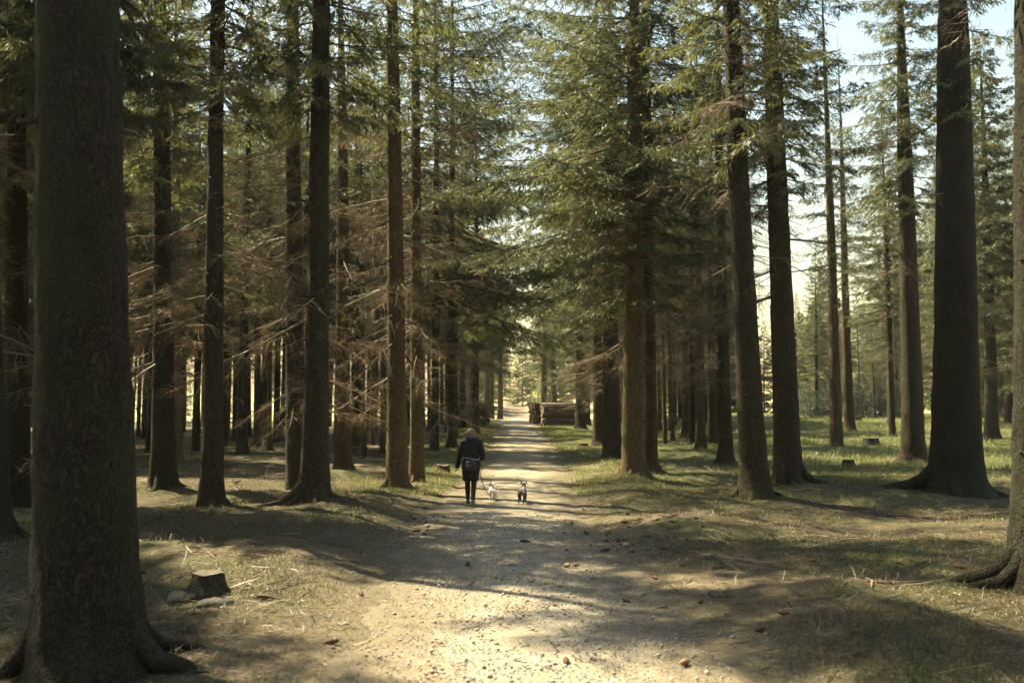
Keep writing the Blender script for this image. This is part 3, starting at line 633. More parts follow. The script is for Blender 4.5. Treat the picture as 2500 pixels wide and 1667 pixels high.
# unseen spruces added outside the frame to throw shade and block sky light
rg = random.Random(9)
offs = [(-10.9, 12.6), (-15, 20), (-13.5, 23), (-19, 25), (-20, 30), (-23, 33), (-14, 9), (-18, 15), (-10.5, 5)]
for _ in range(4000):
    x = rg.uniform(-26, 30); y = rg.uniform(-30, 40)
    if len(offs) > 32: break
    if (abs(x) < 4.2 and y > -14) or (y > 0 and abs(x) < y * .56 + 2.5) or (x < 0 and y > 2) or not free(x, y, 3.6) or any((x - a) ** 2 + (y - b) ** 2 < 14 for a, b in offs): continue
    offs.append((x, y))
for x, y in offs:
    stand_tree(x, y, 'tall unseen spruce added outside the frame for its shade', 'added spruces outside the frame', rg.choice(['full', 'c']) if y > 4 else rg.choice(['c', 'd', 'road']), None, rg, tk=2, cs=1.0 if y > 4 else (1.25, 1.25, 1.0))

stand_tree(-8.6, 19.5, 'added shade-casting spruce hidden by the left half of the massive near trunk', 'added spruces hidden by the massive near trunk', 'full', 1, rg, tk=2, cs=(0.8, 0.8, 1.0))  # added out of view behind the near trunk to shade the track
t2 = stand_tree(-6.8, 16.3, 'added shade-casting spruce hidden by the middle of the massive near trunk', 'added spruces hidden by the massive near trunk', None, None, rg, tk=2)
t2.rotation_euler = (0, 0, 0)
tree_parts(t2, 'a', 1.0, (0.95, 0.95, 0.6), 0, 0, 0, z_shift=9.8)  # crown of this added tree is lifted to shade the right foreground
stand_tree(-9.9, 14.4, 'tall unseen spruce added outside the frame for its shade', 'added spruces outside the frame', 'a', None, rg, tk=2, sc_=0.82, cs=(0.72, 0.72, 1.0))  # added out of view to dapple the left foreground with shade
t3 = stand_tree(-12.3, 16.0, 'tall unseen spruce added outside the frame for its shade', 'added spruces outside the frame', 'full', None, rg, tk=2, sc_=0.8)  # another unseen tree added for shade on the left foreground

# young spruces and bushes in the clearing
rg = random.Random(77)
def young(px, py, h, label, group, key='young2', name='young_spruce', tk=True):
    p = px_ground(px * K, py * K)
    r_ = empty(name, (p.x, p.y, p.z - 0.05)); tag(r_, label, 'bush' if name != 'young_spruce' else 'tree', group)
    f = h / (6.0 if key == 'young2' else 9.0)
    r_.rotation_euler = (0, 0, rg.uniform(0, 6.28)); r_.scale = (f * 1.15, f * 1.15, f)
    mb = MB(); mb.tube([(0, 0, -.1), (0, 0, 3), (0.02, 0, 5.6)], [.09, .06, .01], 6); mb.build('trunk', M['branch'], r_)
    tree_parts(r_, key, 0, 1.0, 0, 0, 0)
for i in range(26):
    x = 1838 + i * 9.2 + rg.uniform(-4, 4)
    young(x, rg.uniform(950, 960), rg.uniform(2.0, 4.2), 'low dark young spruce in the thicket at the back of the clearing', 'thicket at the back of the clearing')
for x in (2265, 2290, 2315, 2345):
    young(x, rg.uniform(955, 968), rg.uniform(1.5, 2.6), 'pale green young spruce near the right edge behind the trunks', 'young spruces near the right edge')
for x, y, h in ((1538, 972, 1.5), (1515, 965, 1.1), (1556, 968, 1.2)):
    young(x, y, h, 'pale silvery young spruce bush behind the thick pair', 'silvery bushes behind the thick pair')
for i in range(18):
    y = rg.uniform(90, 100); x = -y * (0.06 + 0.44 * (i + rg.random()) / 18)
    r_ = empty('young_spruce', (x, y, gz(x, y) - .05)); tag(r_, 'green young spruce at the sunny back edge of the left stand', 'tree', 'young spruces behind the left stand')
    f = rg.uniform(.35, .75); r_.scale = (f * 1.1, f * 1.1, f); r_.rotation_euler = (0, 0, rg.uniform(0, 6.28))
    mb = MB(); mb.tube([(0, 0, -.1), (0, 0, 4), (0.02, 0, 8.4)], [.1, .06, .01], 6); mb.build('trunk', M['branch'], r_); tree_parts(r_, 'young', 0, 1.0, 0, 0, 0)
young(992, 1012, 1.6, 'small green sapling in the shade behind the broken stump', None)

# ------------------------------------------------------------------ log piles
def wood_end():
    m, n, l, b = newmat('log')
    co = n.new('ShaderNodeTexCoord').outputs['Object']
    mp = mapping(n, l, co, 0.6, 4, 4); t = noise(n, l, mp.outputs[0], 6, 5, 0.65)
    oi = n.new('ShaderNodeObjectInfo')
    r = ramp(n, [(0.3, (0.055, 0.04, 0.028)), (0.5, (0.12, 0.088, 0.06)), (0.7, (0.24, 0.185, 0.13))])
    ad = n.new('ShaderNodeMath'); ad.operation = 'MULTIPLY_ADD'; l.new(oi.outputs['Random'], ad.inputs[0]); ad.inputs[1].default_value = .25; l.new(t.outputs[0], ad.inputs[2])
    sb = n.new('ShaderNodeMath'); sb.operation = 'SUBTRACT'; l.new(ad.outputs[0], sb.inputs[0]); sb.inputs[1].default_value = .12
    l.new(sb.outputs[0], r.inputs[0]); l.new(r.outputs[0], b.inputs['Base Color']); b.inputs['Roughness'].default_value = .9
    bump(n, l, b, t.outputs[0], .6, .02)
    return m
M['log'] = wood_end()
M['cut'] = plain('cut_wood', (0.30, 0.20, 0.11), (0.50, 0.37, 0.22), 12, 0.85)
LOGM = []
for k in range(6):
    rg_ = random.Random(k); mb = MB(); r0 = [.11, .13, .10, .15, .12, .09][k]
    pts = [(-1.5 + 3.0 * i / 6, rg_.gauss(0, .012), rg_.gauss(0, .012)) for i in range(7)]
    mb.tube(pts, [r0 * (1.05 - .03 * i + rg_.gauss(0, .02)) for i in range(7)], 9, cap=False)
    me = mb.mesh('log'); me.materials.append(M['log'])
    em = []
    for e, sgn in ((pts[0], -1), (pts[-1], 1)):
        rr = r0 * (1.05 if sgn < 0 else .87); ends = MB()
        vv = [(e[0] + sgn * .004, e[1], e[2])] + [(e[0] + sgn * .001, e[1] + rr * math.cos(g), e[2] + rr * math.sin(g)) for g in [2 * math.pi * j / 9 for j in range(9)]]
        ends.add(vv, None, [(0, 1 + (j + 1) % 9, 1 + j) if sgn < 0 else (0, 1 + j, 1 + (j + 1) % 9) for j in range(9)])
        em.append(ends.mesh('cut_end', False)); em[-1].materials.append(M['cut'])
    LOGM.append((me, em, r0))
def log_pile(x0, y0, rz, rows, cols, label, group, seed, L=1.0):
    rg_ = random.Random(seed); zb = gz(x0, y0)
    for r in range(rows):
        for c in range(cols - (r % 2)):
            k = rg_.randrange(6)
            yy = (c + (r % 2) * .5) * .255 + rg_.gauss(0, .015); zz = zb + .10 + r * .215 + rg_.gauss(0, .012)
            dx = rg_.gauss(0, .07)
            o = obj('log', LOGM[k][0], None, None, loc=(x0 + dx * math.cos(rz) - yy * math.sin(rz), y0 + dx * math.sin(rz) + yy * math.cos(rz), zz), rot=(rg_.uniform(0, 6), rg_.gauss(0, .018), rz + rg_.gauss(0, .012)), scale=(L, rg_.uniform(.9, 1.12), rg_.uniform(.9, 1.12)))
            [obj('cut_end', q_, None, o) for q_ in LOGM[k][1]]; tag(o, label, 'log', group)
def pile_post(x, y, h, label):
    mb = MB(); z = gz(x, y); mb.tube([(0, 0, -.2), (0.01, 0, h * .5), (0.02, 0, h)], [.06, .055, .045], 8)
    tag(mb.build('stake', M['log'], None, loc=(x, y, z)), label, 'stake', 'stakes holding the log piles')
pr = px_depth(1369, 1022, 84); 
log_pile(pr.x, 84, 0.08, 9, 5, 'brown log in the near pile right of the track', 'logs in the near pile on the right', 1)
pile_post(pr.x - 1.25, 83.72, 2.25, 'upright stake at the track end of the log pile on the right')
pile_post(pr.x + 1.3, 83.9, 2.2, 'upright stake at the forest end of the log pile on the right')
log_pile(pr.x - 1.0, 89.5, 0.5, 8, 5, 'brown log in the farther pile right of the track', 'logs in the far pile on the right', 2, 0.8)
pl = px_depth(1146, 1026, 82)
log_pile(pl.x, 82, -0.15, 9, 5, 'brown log in the pile behind the spruces left of the track', 'logs in the pile on the left', 3, 1.0)
pile_post(pl.x + 1.25, 81.6, 2.2, 'upright stake at the track end of the log pile on the left')

# ------------------------------------------------------------------ person (seen from behind, walking away)
def skin_mesh(name, joints, edges, sub=2):
    """joints: (x,y,z,rx,ry); grown with a Skin modifier, root is joint 0"""
    me = bpy.data.meshes.new(name); me.from_pydata([j[:3] for j in joints], edges, [])
    o = bpy.data.objects.new(name, me); COL.objects.link(o)
    md = o.modifiers.new('skin', 'SKIN'); md.use_smooth_shade = True; md.branch_smoothing = 0.4
    for i, j in enumerate(joints):
        sv = me.skin_vertices[0].data[i]; sv.radius = (j[3], j[4] if len(j) > 4 else j[3]); sv.use_root = (i == 0)
    ss = o.modifiers.new('sub', 'SUBSURF'); ss.levels = sub; ss.render_levels = sub
    dg = bpy.context.evaluated_depsgraph_get()
    out = bpy.data.meshes.new_from_object(o.evaluated_get(dg)); out.name = name
    bpy.data.objects.remove(o); 
    return out
def paint(me, mats, pick):
    for m_ in mats: me.materials.append(m_)
    for p in me.polygons:
        p.material_index = pick(p.center); p.use_smooth = True
M['skin'] = plain('skin', (0.42, 0.25, 0.18), (0.50, 0.31, 0.23), 10, 0.55)
M['coat'] = plain('black_coat', (0.008, 0.008, 0.010), (0.018, 0.018, 0.022), 14, 0.75, 40, .4, .006)
M['hood'] = plain('grey_fur_trim', (0.05, 0.055, 0.065), (0.14, 0.15, 0.17), 40, 0.9, 90, .8, .02)
M['legging'] = plain('dark_leggings', (0.018, 0.012, 0.013), (0.032, 0.022, 0.022), 20, 0.8)
M['bag'] = plain('dark_bag', (0.014, 0.016, 0.018), (0.04, 0.043, 0.046), 18, 0.45, 25, .5, .01)
M['strap'] = plain('pale_strap', (0.25, 0.25, 0.25), (0.4, 0.4, 0.39), 20, 0.7)
M['hair'] = plain('reddish_blonde_hair', (0.15, 0.09, 0.05), (0.28, 0.18, 0.105), 30, 0.6, 70, .6, .01)
M['shoe'] = plain('dark_sneaker', (0.03, 0.028, 0.03), (0.07, 0.06, 0.06), 20, 0.7)
M['sole'] = plain('white_sole', (0.28, 0.27, 0.25), (0.42, 0.41, 0.38), 20, 0.6)
M['leash'] = plain('leash', (0.012, 0.01, 0.01), (0.03, 0.02, 0.02), 20, 0.6)
pp = px_ground(1149.5, 1236)
person = empty('person', (pp.x, pp.y, track_h(pp.x, pp.y) + 0.002))
tag(person, 'person in a black knee-length coat with a ponytail walking away along the track', 'person')
bj = [(0, 0, .90, .135, .105), (0, .01, 1.06, .125, .095), (0, .015, 1.22, .145, .10), (0, .0, 1.36, .13, .085), (0, .012, 1.43, .052, .052), (0, .025, 1.50, .058, .065), (0.005, .03, 1.56, .074, .09), (0.005, .03, 1.625, .045, .055),
      (-.085, .0, .86, .085, .09), (-.075, .07, .49, .062, .066), (-.072, .10, .30, .058, .062), (-.068, .10, .09, .040, .043),       # left leg, planted ahead
      (.085, -.01, .86, .085, .09), (.065, .03, .48, .062, .066), (.058, -.08, .30, .057, .06), (.050, -.175, .13, .040, .043),       # right leg, heel lifted
      (-.165, .0, 1.35, .05, .05), (-.235, -.03, 1.10, .042, .042), (-.295, .02, .84, .03, .032), (-.31, .04, .78, .026, .036),
      (.165, .0, 1.35, .05, .05), (.235, -.03, 1.09, .042, .042), (.225, .17, .98, .03, .03), (.20, .23, .965, .026, .034)]
be = [(0, 1), (1, 2), (2, 3), (3, 4), (4, 5), (5, 6), (6, 7), (0, 8), (8, 9), (9, 10), (10, 11), (0, 12), (12, 13), (13, 14), (14, 15), (3, 16), (16, 17), (17, 18), (18, 19), (3, 20), (20, 21), (21, 22), (22, 23)]
def hand(joints, edges, wrist, along, across, curl):
    """palm end joint index -> five fingers of different lengths, thumb from the palm's side"""
    a = Vector(along).normalized(); c = Vector(across).normalized(); nrm = a.cross(c) * curl
    p = Vector(joints[wrist][:3])
    for i, (off, ln) in enumerate(((-.024, .060), (-.008, .070), (.009, .066), (.024, .052))):
        k = len(joints); q0 = p + c * off + a * .035; q1 = q0 + (a * .85 + nrm * .5).normalized() * ln * .55; q2 = q1 + (a * .5 + nrm * .85).normalized() * ln * .45
        joints += [(*q0, .0095), (*q1, .0085), (*q2, .007)]; edges += [(wrist, k), (k, k + 1), (k + 1, k + 2)]
    k = len(joints); q0 = p - c * .034 + a * .0; q1 = q0 + (a * .75 - c * .5 + nrm * .3).normalized() * .04
    joints += [(*q0, .011), (*q1, .0085)]; edges += [(wrist, k), (k, k + 1)]
hand(bj, be, 19, (-.12, .25, -1), (0.2, 1, .2), -1)
hand(bj, be, 23, (-.5, .8, -.1), (0.1, .1, 1), 1)
bm_ = skin_mesh('body', bj, be, 2)
paint(bm_, [M['skin'], M['legging']], lambda c: 1 if (c.z < 1.0 and abs(c.x) < .19) else 0)
obj('body', bm_, None, person)
def loft(rings, n=20, close=False):
    """rings: (cx, cy, z, rx, ry)"""
    mb = MB(); V = []
    for (cx, cy_, z, rx, ry) in rings:
        for j in range(n):
            g = 2 * math.pi * j / n
            V.append((cx + rx * math.cos(g) * (1 + .015 * math.sin(5 * g + z * 9)), cy_ + ry * math.sin(g) * (1 + .02 * math.sin(4 * g + z * 7)), z))
    k = len(rings); q = [(i * n + j, i * n + (j + 1) % n, (i + 1) * n + (j + 1) % n, (i + 1) * n + j) for i in range(k - 1) for j in range(n)]
    t = []
    if close:
        V.append((rings[-1][0], rings[-1][1], rings[-1][2])); c = len(V) - 1; b0 = (k - 1) * n
        t = [(c, b0 + j, b0 + (j + 1) % n) for j in range(n)]
        V.append((rings[0][0], rings[0][1], rings[0][2])); c = len(V) - 1
        t += [(c, (j + 1) % n, j) for j in range(n)]
    mb.add(V, q, t); return mb
coat = loft([(0, .0, .56, .150, .125), (0, .0, .52, .162, .138), (0, 0, .60, .180, .15), (0, 0, .72, .195, .16), (0, 0, .84, .198, .16), (0, .005, .94, .188, .15), (0, .01, 1.01, .170, .132), (0, .01, 1.08, .174, .135), (0, .01, 1.20, .19, .14), (0, .005, 1.30, .200, .135), (0, .0, 1.37, .185, .12), (0, .0, 1.41, .13, .10), (0, .005, 1.44, .075, .08)], 28)
co_ = coat.build('coat', M['coat'], person)
sl = MB()
sl.tube([(-.15, 0, 1.375), (-.185, 0, 1.34), (-.215, -.02, 1.22), (-.243, -.03, 1.08), (-.27, .0, .96), (-.297, .02, .82), (-.300, .022, .80)], [.06, .072, .068, .062, .056, .05, .047], 14)
sl.build('sleeve', M['coat'], co_)
sl = MB()
sl.tube([(.15, 0, 1.375), (.185, 0, 1.34), (.215, -.02, 1.22), (.243, -.035, 1.09), (.245, .0, 1.03), (.232, .10, 1.0), (.224, .18, .975)], [.06, .072, .068, .064, .062, .054, .047], 14)
sl.build('sleeve', M['coat'], co_)
hd_ = loft([(0, -.03, 1.30, .10, .085), (0, -.05, 1.34, .155, .12), (0, -.04, 1.40, .165, .125), (0, -.015, 1.45, .14, .115), (0, .0, 1.475, .105, .095), (0, .01, 1.46, .08, .075)], 22)
ho = hd_.build('hood', M['coat'], co_)
fur = MB(); rgf = random.Random(3)
fur.tube([(.145 * math.sin(g), -.005 - .115 * math.cos(g), 1.43 + .03 * math.cos(g) + rgf.gauss(0, .004)) for g in [2.5 * (i / 14 * 2 - 1) for i in range(15)]], [.03 + rgf.gauss(0, .004) for _ in range(15)], 8)
fur.build('fur_trim', M['hood'], ho)
hair = loft([(.0, .0, 1.475, .05, .055), (.002, -.002, 1.51, .078, .080), (.004, .008, 1.56, .088, .098), (.004, .015, 1.605, .083, .096), (.004, .02, 1.64, .06, .075), (.004, .02, 1.658, .025, .03)], 18, True)
ha = hair.build('hair', M['hair'], person)
pt_ = MB(); pt_.tube([(-.05, -.07, 1.585), (-.085, -.085, 1.575), (-.115, -.075, 1.52), (-.12, -.065, 1.46), (-.112, -.07, 1.42)], [.02, .03, .034, .026, .008], 9); pt_.build('ponytail', M['hair'], ha)
for sx in (1,):
    e_ = MB(); e_.tube([(.092, .025, 1.535), (.098, .02, 1.555), (.094, .018, 1.575)], [.008, .015, .008], 6); e_.build('ear', M['skin'], person)
fc = MB(); fc.tube([(.03, .11, 1.535), (.034, .135, 1.53), (.036, .142, 1.52)], [.014, .012, .006], 6); fc.tube([(.01, .105, 1.49), (.05, .105, 1.49)], [.008, .008], 5); fc.build('nose_and_mouth', M['skin'], person)
bg = loft([(0.0, -.175, .735, .06, .03), (0, -.19, .76, .105, .05), (0, -.195, .84, .118, .062), (0, -.19, .92, .11, .052), (0, -.175, .97, .09, .03)], 18, True)
bo = bg.build('belt_bag', M['bag'], person)
fl = MB(); fl.tube([(-.09, -.245, .86), (0, -.258, .85), (.09, -.245, .86)], [.012, .014, .012], 6); fl.build('pocket', M['bag'], bo)
bl = MB(); bl.tube([(.19 * math.cos(g), .01 + .155 * math.sin(g), 1.0 + .02 * math.sin(g * 2)) for g in [2 * math.pi * i / 22 for i in range(23)]], .011, 6, cap=False); bl.build('strap', M['strap'], bo)
for (x, y, z, rx) in ((-.068, .10, 0.0, 0.0), (.050, -.21, .0, -0.5)):
    sh = MB(); a = rx
    def tf(px, py, pz): 
        return (x + px, y + (py * math.cos(a) - pz * math.sin(a)), z + (py * math.sin(a) + pz * math.cos(a)) + (0.075 if rx else 0))
    sh.tube([tf(0, -.07, .05), tf(0, -.06, .06), tf(0, .0, .062), tf(0, .08, .05), tf(0, .15, .036), tf(0, .18, .03)], [.03, .044, .046, .044, .036, .015], 12, squash=1.0)
    so = sh.build('sneaker', M['shoe'], person)
    sl_ = MB(); sl_.tube([tf(0, -.085, .014), tf(0, -.07, .014), tf(0, .0, .014), tf(0, .09, .014), tf(0, .16, .014), tf(0, .19, .018)], [.02, .042, .043, .046, .04, .012], 12, squash=0.26); sl_.build('sole', M['sole'], so)

# ------------------------------------------------------------------ dogs
M['white_fur'] = plain('white_fur', (0.62, 0.58, 0.50), (0.80, 0.77, 0.70), 25, 0.9, 60, .8, .02)
M['grey_fur'] = plain('grey_fur', (0.13, 0.115, 0.10), (0.27, 0.245, 0.215), 9, 0.85, 70, .7, .015)
M['dark_fur'] = plain('dark_fur', (0.022, 0.018, 0.016), (0.05, 0.042, 0.036), 12, 0.85, 70, .6, .01)
def dog(x, y, s, rz, kind, label):
    """a four-legged dog facing +Y before rz"""
    r_ = empty('dog', (x, y, track_h(x, y) + .001)); r_.rotation_euler = (0, 0, rz); r_.scale = (s,) * 3; tag(r_, label, 'dog')
    fat = 1.12 if kind == 'white' else 1.0
    j = [(0, -.06, .335, .082 * fat, .088 * fat), (0, -.20, .34, .082 * fat, .085 * fat), (0, .08, .325, .088 * fat, .10 * fat), (0, .20, .335, .085 * fat, .10 * fat), (0, .29, .40, .060, .066), (0, .345, .475, .055, .058), (0, .385, .515, .060, .060), (0, .445, .495, .034, .034), (0, .495, .482, .024, .024)]
    e = [(0, 1), (0, 2), (2, 3), (3, 4), (4, 5), (5, 6), (6, 7), (7, 8)]
    for sx, fo in ((-1, .05), (1, -.06)):           # hind legs: knee forward, hock back
        k = len(j); j += [(.07 * sx, -.215, .30, .058, .062), (.078 * sx, -.165 + fo * .5, .205, .040, .044), (.076 * sx, -.265 + fo, .115, .021, .024), (.074 * sx, -.25 + fo, .03, .018, .019), (.074 * sx, -.215 + fo, .017, .019, .017)]
        e += [(1, k), (k, k + 1), (k + 1, k + 2), (k + 2, k + 3), (k + 3, k + 4)]
    for sx, fo in ((-1, -.05), (1, .06)):
        k = len(j); j += [(.072 * sx, .205, .27, .044, .052), (.07 * sx, .19 + fo * .6, .17, .027, .029), (.068 * sx, .20 + fo, .06, .019, .02), (.068 * sx, .225 + fo, .017, .021, .017)]
        e += [(3, k), (k, k + 1), (k + 1, k + 2), (k + 2, k + 3)]
    me = skin_mesh('body', j, e, 2)
    if kind == 'white': paint(me, [M['white_fur']], lambda c: 0)
    else: paint(me, [M['grey_fur'], M['dark_fur']], lambda c: 1 if (c.z < .245 or (c.z < .30 and c.y < -.2 and abs(c.x) < .05)) else 0)
    obj('body', me, None, r_)
    t = MB()
    if kind == 'white': t.tube([(0, -.26, .38), (0, -.30, .44), (0, -.29, .52), (0, -.26, .58)], [.028, .036, .04, .015], 9)
    else: t.tube([(0, -.265, .37), (0, -.31, .33), (.005, -.33, .26), (.008, -.325, .21)], [.022, .019, .014, .005], 8)
    t.build('tail', M['white_fur'] if kind == 'white' else M['dark_fur'], r_)
    for sx in (-1, 1):
        ea = MB()
        if kind == 'white': ea.tube([(.035 * sx, .375, .555), (.045 * sx, .37, .59), (.05 * sx, .37, .615)], [.022, .016, .003], 6, squash=.5)
        else: ea.tube([(.04 * sx, .375, .555), (.066 * sx, .37, .565), (.080 * sx, .38, .525), (.082 * sx, .385, .495)], [.018, .026, .022, .005], 7, squash=.6)
        ea.build('ear', M['white_fur'] if kind == 'white' else M['dark_fur'], r_)
    cl = MB(); cl.tube([(.066 * math.cos(g), .315 - .03 * math.sin(g), .435 + .06 * math.sin(g)) for g in [2 * math.pi * i / 16 for i in range(17)]], .008, 6, cap=False); cl.build('collar', M['leash'], r_)
    return r_
pw = px_ground(1202, 1224); dog(pw.x, pw.y, 0.70, 0.10, 'white', 'small white dog trotting ahead of the walker')
pg = px_ground(1275.5, 1232); dog(pg.x, pg.y + .1, 0.78, -0.12, 'grey', 'grey dog with dark legs walking on the right side of the track')
ls = MB()
hx = Vector((pp.x + .17, pp.y + .22, person.location.z + .96)); lo = px_ground(1206, 1217)
a0 = Vector((pp.x + .21, pp.y - .02, person.location.z + .60)); c0 = Vector((pw.x + .0, pw.y + .19, person.location.z + .22))
low = Vector((pw.x + .06, pw.y - .28, person.location.z + .07))
cv = []
ctrl = [hx, Vector((pp.x + .225, pp.y + .16, person.location.z + .80)), a0, a0.lerp(low, .5) + Vector((-.01, 0, -.10)), low, Vector((pw.x + .12, pw.y - .05, person.location.z + .05)), c0]
for i in range(len(ctrl) - 1):
    p0 = ctrl[max(i - 1, 0)]; p1 = ctrl[i]; p2 = ctrl[i + 1]; p3 = ctrl[min(i + 2, len(ctrl) - 1)]
    for t in np.linspace(0, 1, 8, endpoint=False):
        cv.append(tuple(0.5 * ((2 * p1) + (p2 - p0) * t + (2 * p0 - 5 * p1 + 4 * p2 - p3) * t * t + (3 * p1 - p0 - 3 * p2 + p3) * t ** 3)))
cv.append(tuple(c0)); ls.tube(cv, .0085, 6)
tag(ls.build('leash', M['leash']), 'dark slack leash hanging from the walker to the white dog', 'leash')

# ------------------------------------------------------------------ stumps, roots, stones, fallen wood
def stump(px, py, w_, h, label, mat, cut=True, rough=0.1, seed=1, top_jag=0.0, flare=.55):
    p = px_ground(px * K, py * K); rng = np.random.default_rng(seed); seg = 28
    th = np.arange(seg) * 2 * math.pi / seg; V = []; zs = np.array([-.12, -.02, .08, .22, .45, .7, .9, 1.0]) * h
    lob = np.clip(np.sin(th * 2.5 + seed) + .6 * np.sin(th * 4 + 2 * seed), 0, 2)
    for z in zs:
        r = w_ / 2 * (1 + flare * math.exp(-max(z, 0) / (h * .3)) * (.35 + .65 * lob)) * (1 - .08 * z / h)
        r = r + rough * w_ * .25 * (vnoise(th * 3 + seed, z * 9 + np.zeros(seg)) - .5)
        zz = z + (top_jag * h * (vnoise(th * 1.7 + seed, th * 0 + .3) - .5) * (z / h) ** 2)
        V.append(np.stack([r * np.cos(th), r * np.sin(th), zz + np.zeros(seg)], 1))
    r_ = empty('tree_stump', p); tag(r_, label, 'stump')
    V = np.concatenate(V); k = len(zs); i = np.arange(k * seg).reshape(k, seg); i2 = np.roll(i, -1, 1)
    obj('side', mesh_np('side', V, np.stack([i[:-1], i2[:-1], i2[1:], i[1:]], -1).reshape(-1, 4), smooth=True), M[mat], r_)
    top = V[-seg:]; c = top.mean(0) + np.array([0, 0, -.02 * (1 if top_jag else 0)])
    inner = (top - c) * .55 + c + np.stack([np.zeros(seg), np.zeros(seg), rng.normal(size=seg) * (.012 + .06 * top_jag * h)], 1)
    tv = np.concatenate([top + [0, 0, .002], inner, c[None]])
    q = [(j, (j + 1) % seg, seg + (j + 1) % seg, seg + j) for j in range(seg)]; t = [(seg + j, seg + (j + 1) % seg, 2 * seg) for j in range(seg)]
    obj('cut_top', mesh_np('cut_top', tv, q, t), M['stump_top'], r_)
    return p
M['stump_top'] = plain('weathered_cut', (0.05, 0.043, 0.032), (0.12, 0.10, 0.073), 14, 0.9, 40, .5, .01)
M['stump_bark'] = bark_mat('stump_bark', (0.020, 0.016, 0.011), (0.045, 0.036, 0.024), (0.09, 0.072, 0.047), (0.055, 0.06, 0.028), 0.8, 22.0)
s1 = stump(477, 1378, .36, .20, 'dark flat-topped stump between the massive trunk and the track', 'stump_bark', seed=4, flare=.95, top_jag=.16, rough=.15)
stump(1017, 1090, .42, .24, 'broken splintered stump in the sun behind the walker', 'bark_red', seed=9, top_jag=.25, flare=1.1, rough=.6)
stump(2001, 1022, .78, .36, 'wide flat stump in the grass of the clearing', 'stump_bark', seed=12, flare=.3)
stump(1949, 1076, .42, .20, 'small reddish stump in front of the clearing', 'bark_red', seed=15, flare=.3)
stump(1968, 968, .8, .4, 'far low stump at the back of the clearing', 'stump_bark', seed=18, flare=.3)
stump(1340, 1030, .5, .2, 'small dark stump on the right verge beside the flared spruce', 'stump_bark', seed=21, flare=.6)
def rock(px, py, sx, sy, sz, label, mat='stone', seed=0, name='stone'):
    p = px_ground(px * K, py * K); mb = MB(); V = []; n = 18; m_ = 10
    for i in range(m_ + 1):
        f = math.pi * i / m_
        for j in range(n):
            g = 2 * math.pi * j / n
            k = 1 + .35 * (float(vnoise(math.cos(g) * 1.4 + seed * 3.1 + 9, math.cos(f) * 1.6 + math.sin(g) * 1.3 + seed)) - .5)
            V.append((sx * k * math.sin(f) * math.cos(g), sy * k * math.sin(f) * math.sin(g), sz * k * math.cos(f)))
    mb.add(V, [(i * n + j, (i + 1) * n + j, (i + 1) * n + (j + 1) % n, i * n + (j + 1) % n) for i in range(m_) for j in range(n)])
    tag(mb.build(name, M[mat], None, loc=(p.x, p.y, p.z + sz * .3)), label, name.replace('_', ' '))
rock(410, 1388, .13, .10, .09, 'dark rounded stone left of the flat-topped stump', seed=1)
rock(492, 1405, .20, .12, .06, 'low dark stone in front of the flat-topped stump', seed=2)
rock(795, 1437, .03, .022, .018, 'small pale pebble at the left edge of the track', 'pebble', seed=3, name='pebble')
def root_piece(pts, rad, label, mat='bark', name='surface_root'):
    P = []
    for (x, y, up) in pts:
        p = px_ground(x * K, y * K); P.append((p.x, p.y, p.z + up))
    mb = MB()
    # smooth the path
    Q = []
    for i in range(len(P) - 1):
        for t in np.linspace(0, 1, 6, endpoint=False): Q.append(tuple(np.array(P[i]) * (1 - t) + np.array(P[i + 1]) * t))
    Q.append(P[-1]); rr = np.interp(np.linspace(0, 1, len(Q)), np.linspace(0, 1, len(rad)), rad)
    mb.tube(Q, [float(a) for a in rr], 10)
    tag(mb.build(name, M[mat]), label, name.split('_')[-1])
root_piece([(2150, 1352, .02), (2060, 1368, .03), (1990, 1380, .015), (1920, 1402, .0)], [.012, .02, .016, .008], 'thin curved stick lying near the right frame edge', 'branch', 'fallen_stick')
FALL = [dead_branch(400 + k, [1.6, 2.2, 1.2, 1.9][k], [16, 22, 12, 20][k], -.02).mesh('fallen_branch') for k in range(4)]
for f in FALL: f.materials.append(M['dry'])
rg = random.Random(31)
for i in range(74):
    left = i < 56
    px_, py_ = (rg.uniform(330, 880), rg.uniform(1000, 1160)) if left else (rg.uniform(1530, 2300), rg.uniform(1060, 1190))
    p = px_ground(px_ * K, py_ * K)
    o = obj('fallen_branch', FALL[rg.randrange(4)], None, None, loc=(p.x, p.y, p.z + .05), rot=(rg.uniform(-.4, .4), rg.uniform(-.12, .05), rg.uniform(0, 6.28)), scale=rg.uniform(.7, 1.5))
    tag(o, 'dry fallen branch among the brushwood under the left stand' if left else 'dry fallen branch lying under the knotty spruces on the right', 'branch', 'brushwood under the left stand' if left else 'fallen branches under the right trees')

# cones
def cone_mesh(L, r, seed):
    rng = np.random.default_rng(seed); n = 9; V = []; ks = 9
    for i in range(ks):
        t = i / (ks - 1)
        rr = r * math.sin(math.pi * (0.08 + .86 * t)) ** .7 * (1.0 if i % 2 else .84)
        for j in range(n):
            g = 2 * math.pi * (j + .5 * (i % 2)) / n
            V.append((L * (t - .5), rr * math.cos(g) * rng.uniform(.9, 1.1), rr * math.sin(g) * rng.uniform(.9, 1.1)))
    q = [(i * n + j, i * n + (j + 1) % n, (i + 1) * n + (j + 1) % n, (i + 1) * n + j) for i in range(ks - 1) for j in range(n)]
    V += [(-L / 2, 0, 0), (L / 2, 0, 0)]; c = ks * n
    t = [(c, (j + 1) % n, j) for j in range(n)] + [(c + 1, (ks - 1) * n + j, (ks - 1) * n + (j + 1) % n) for j in range(n)]
    return mesh_np('spruce_cone', V, q, t)
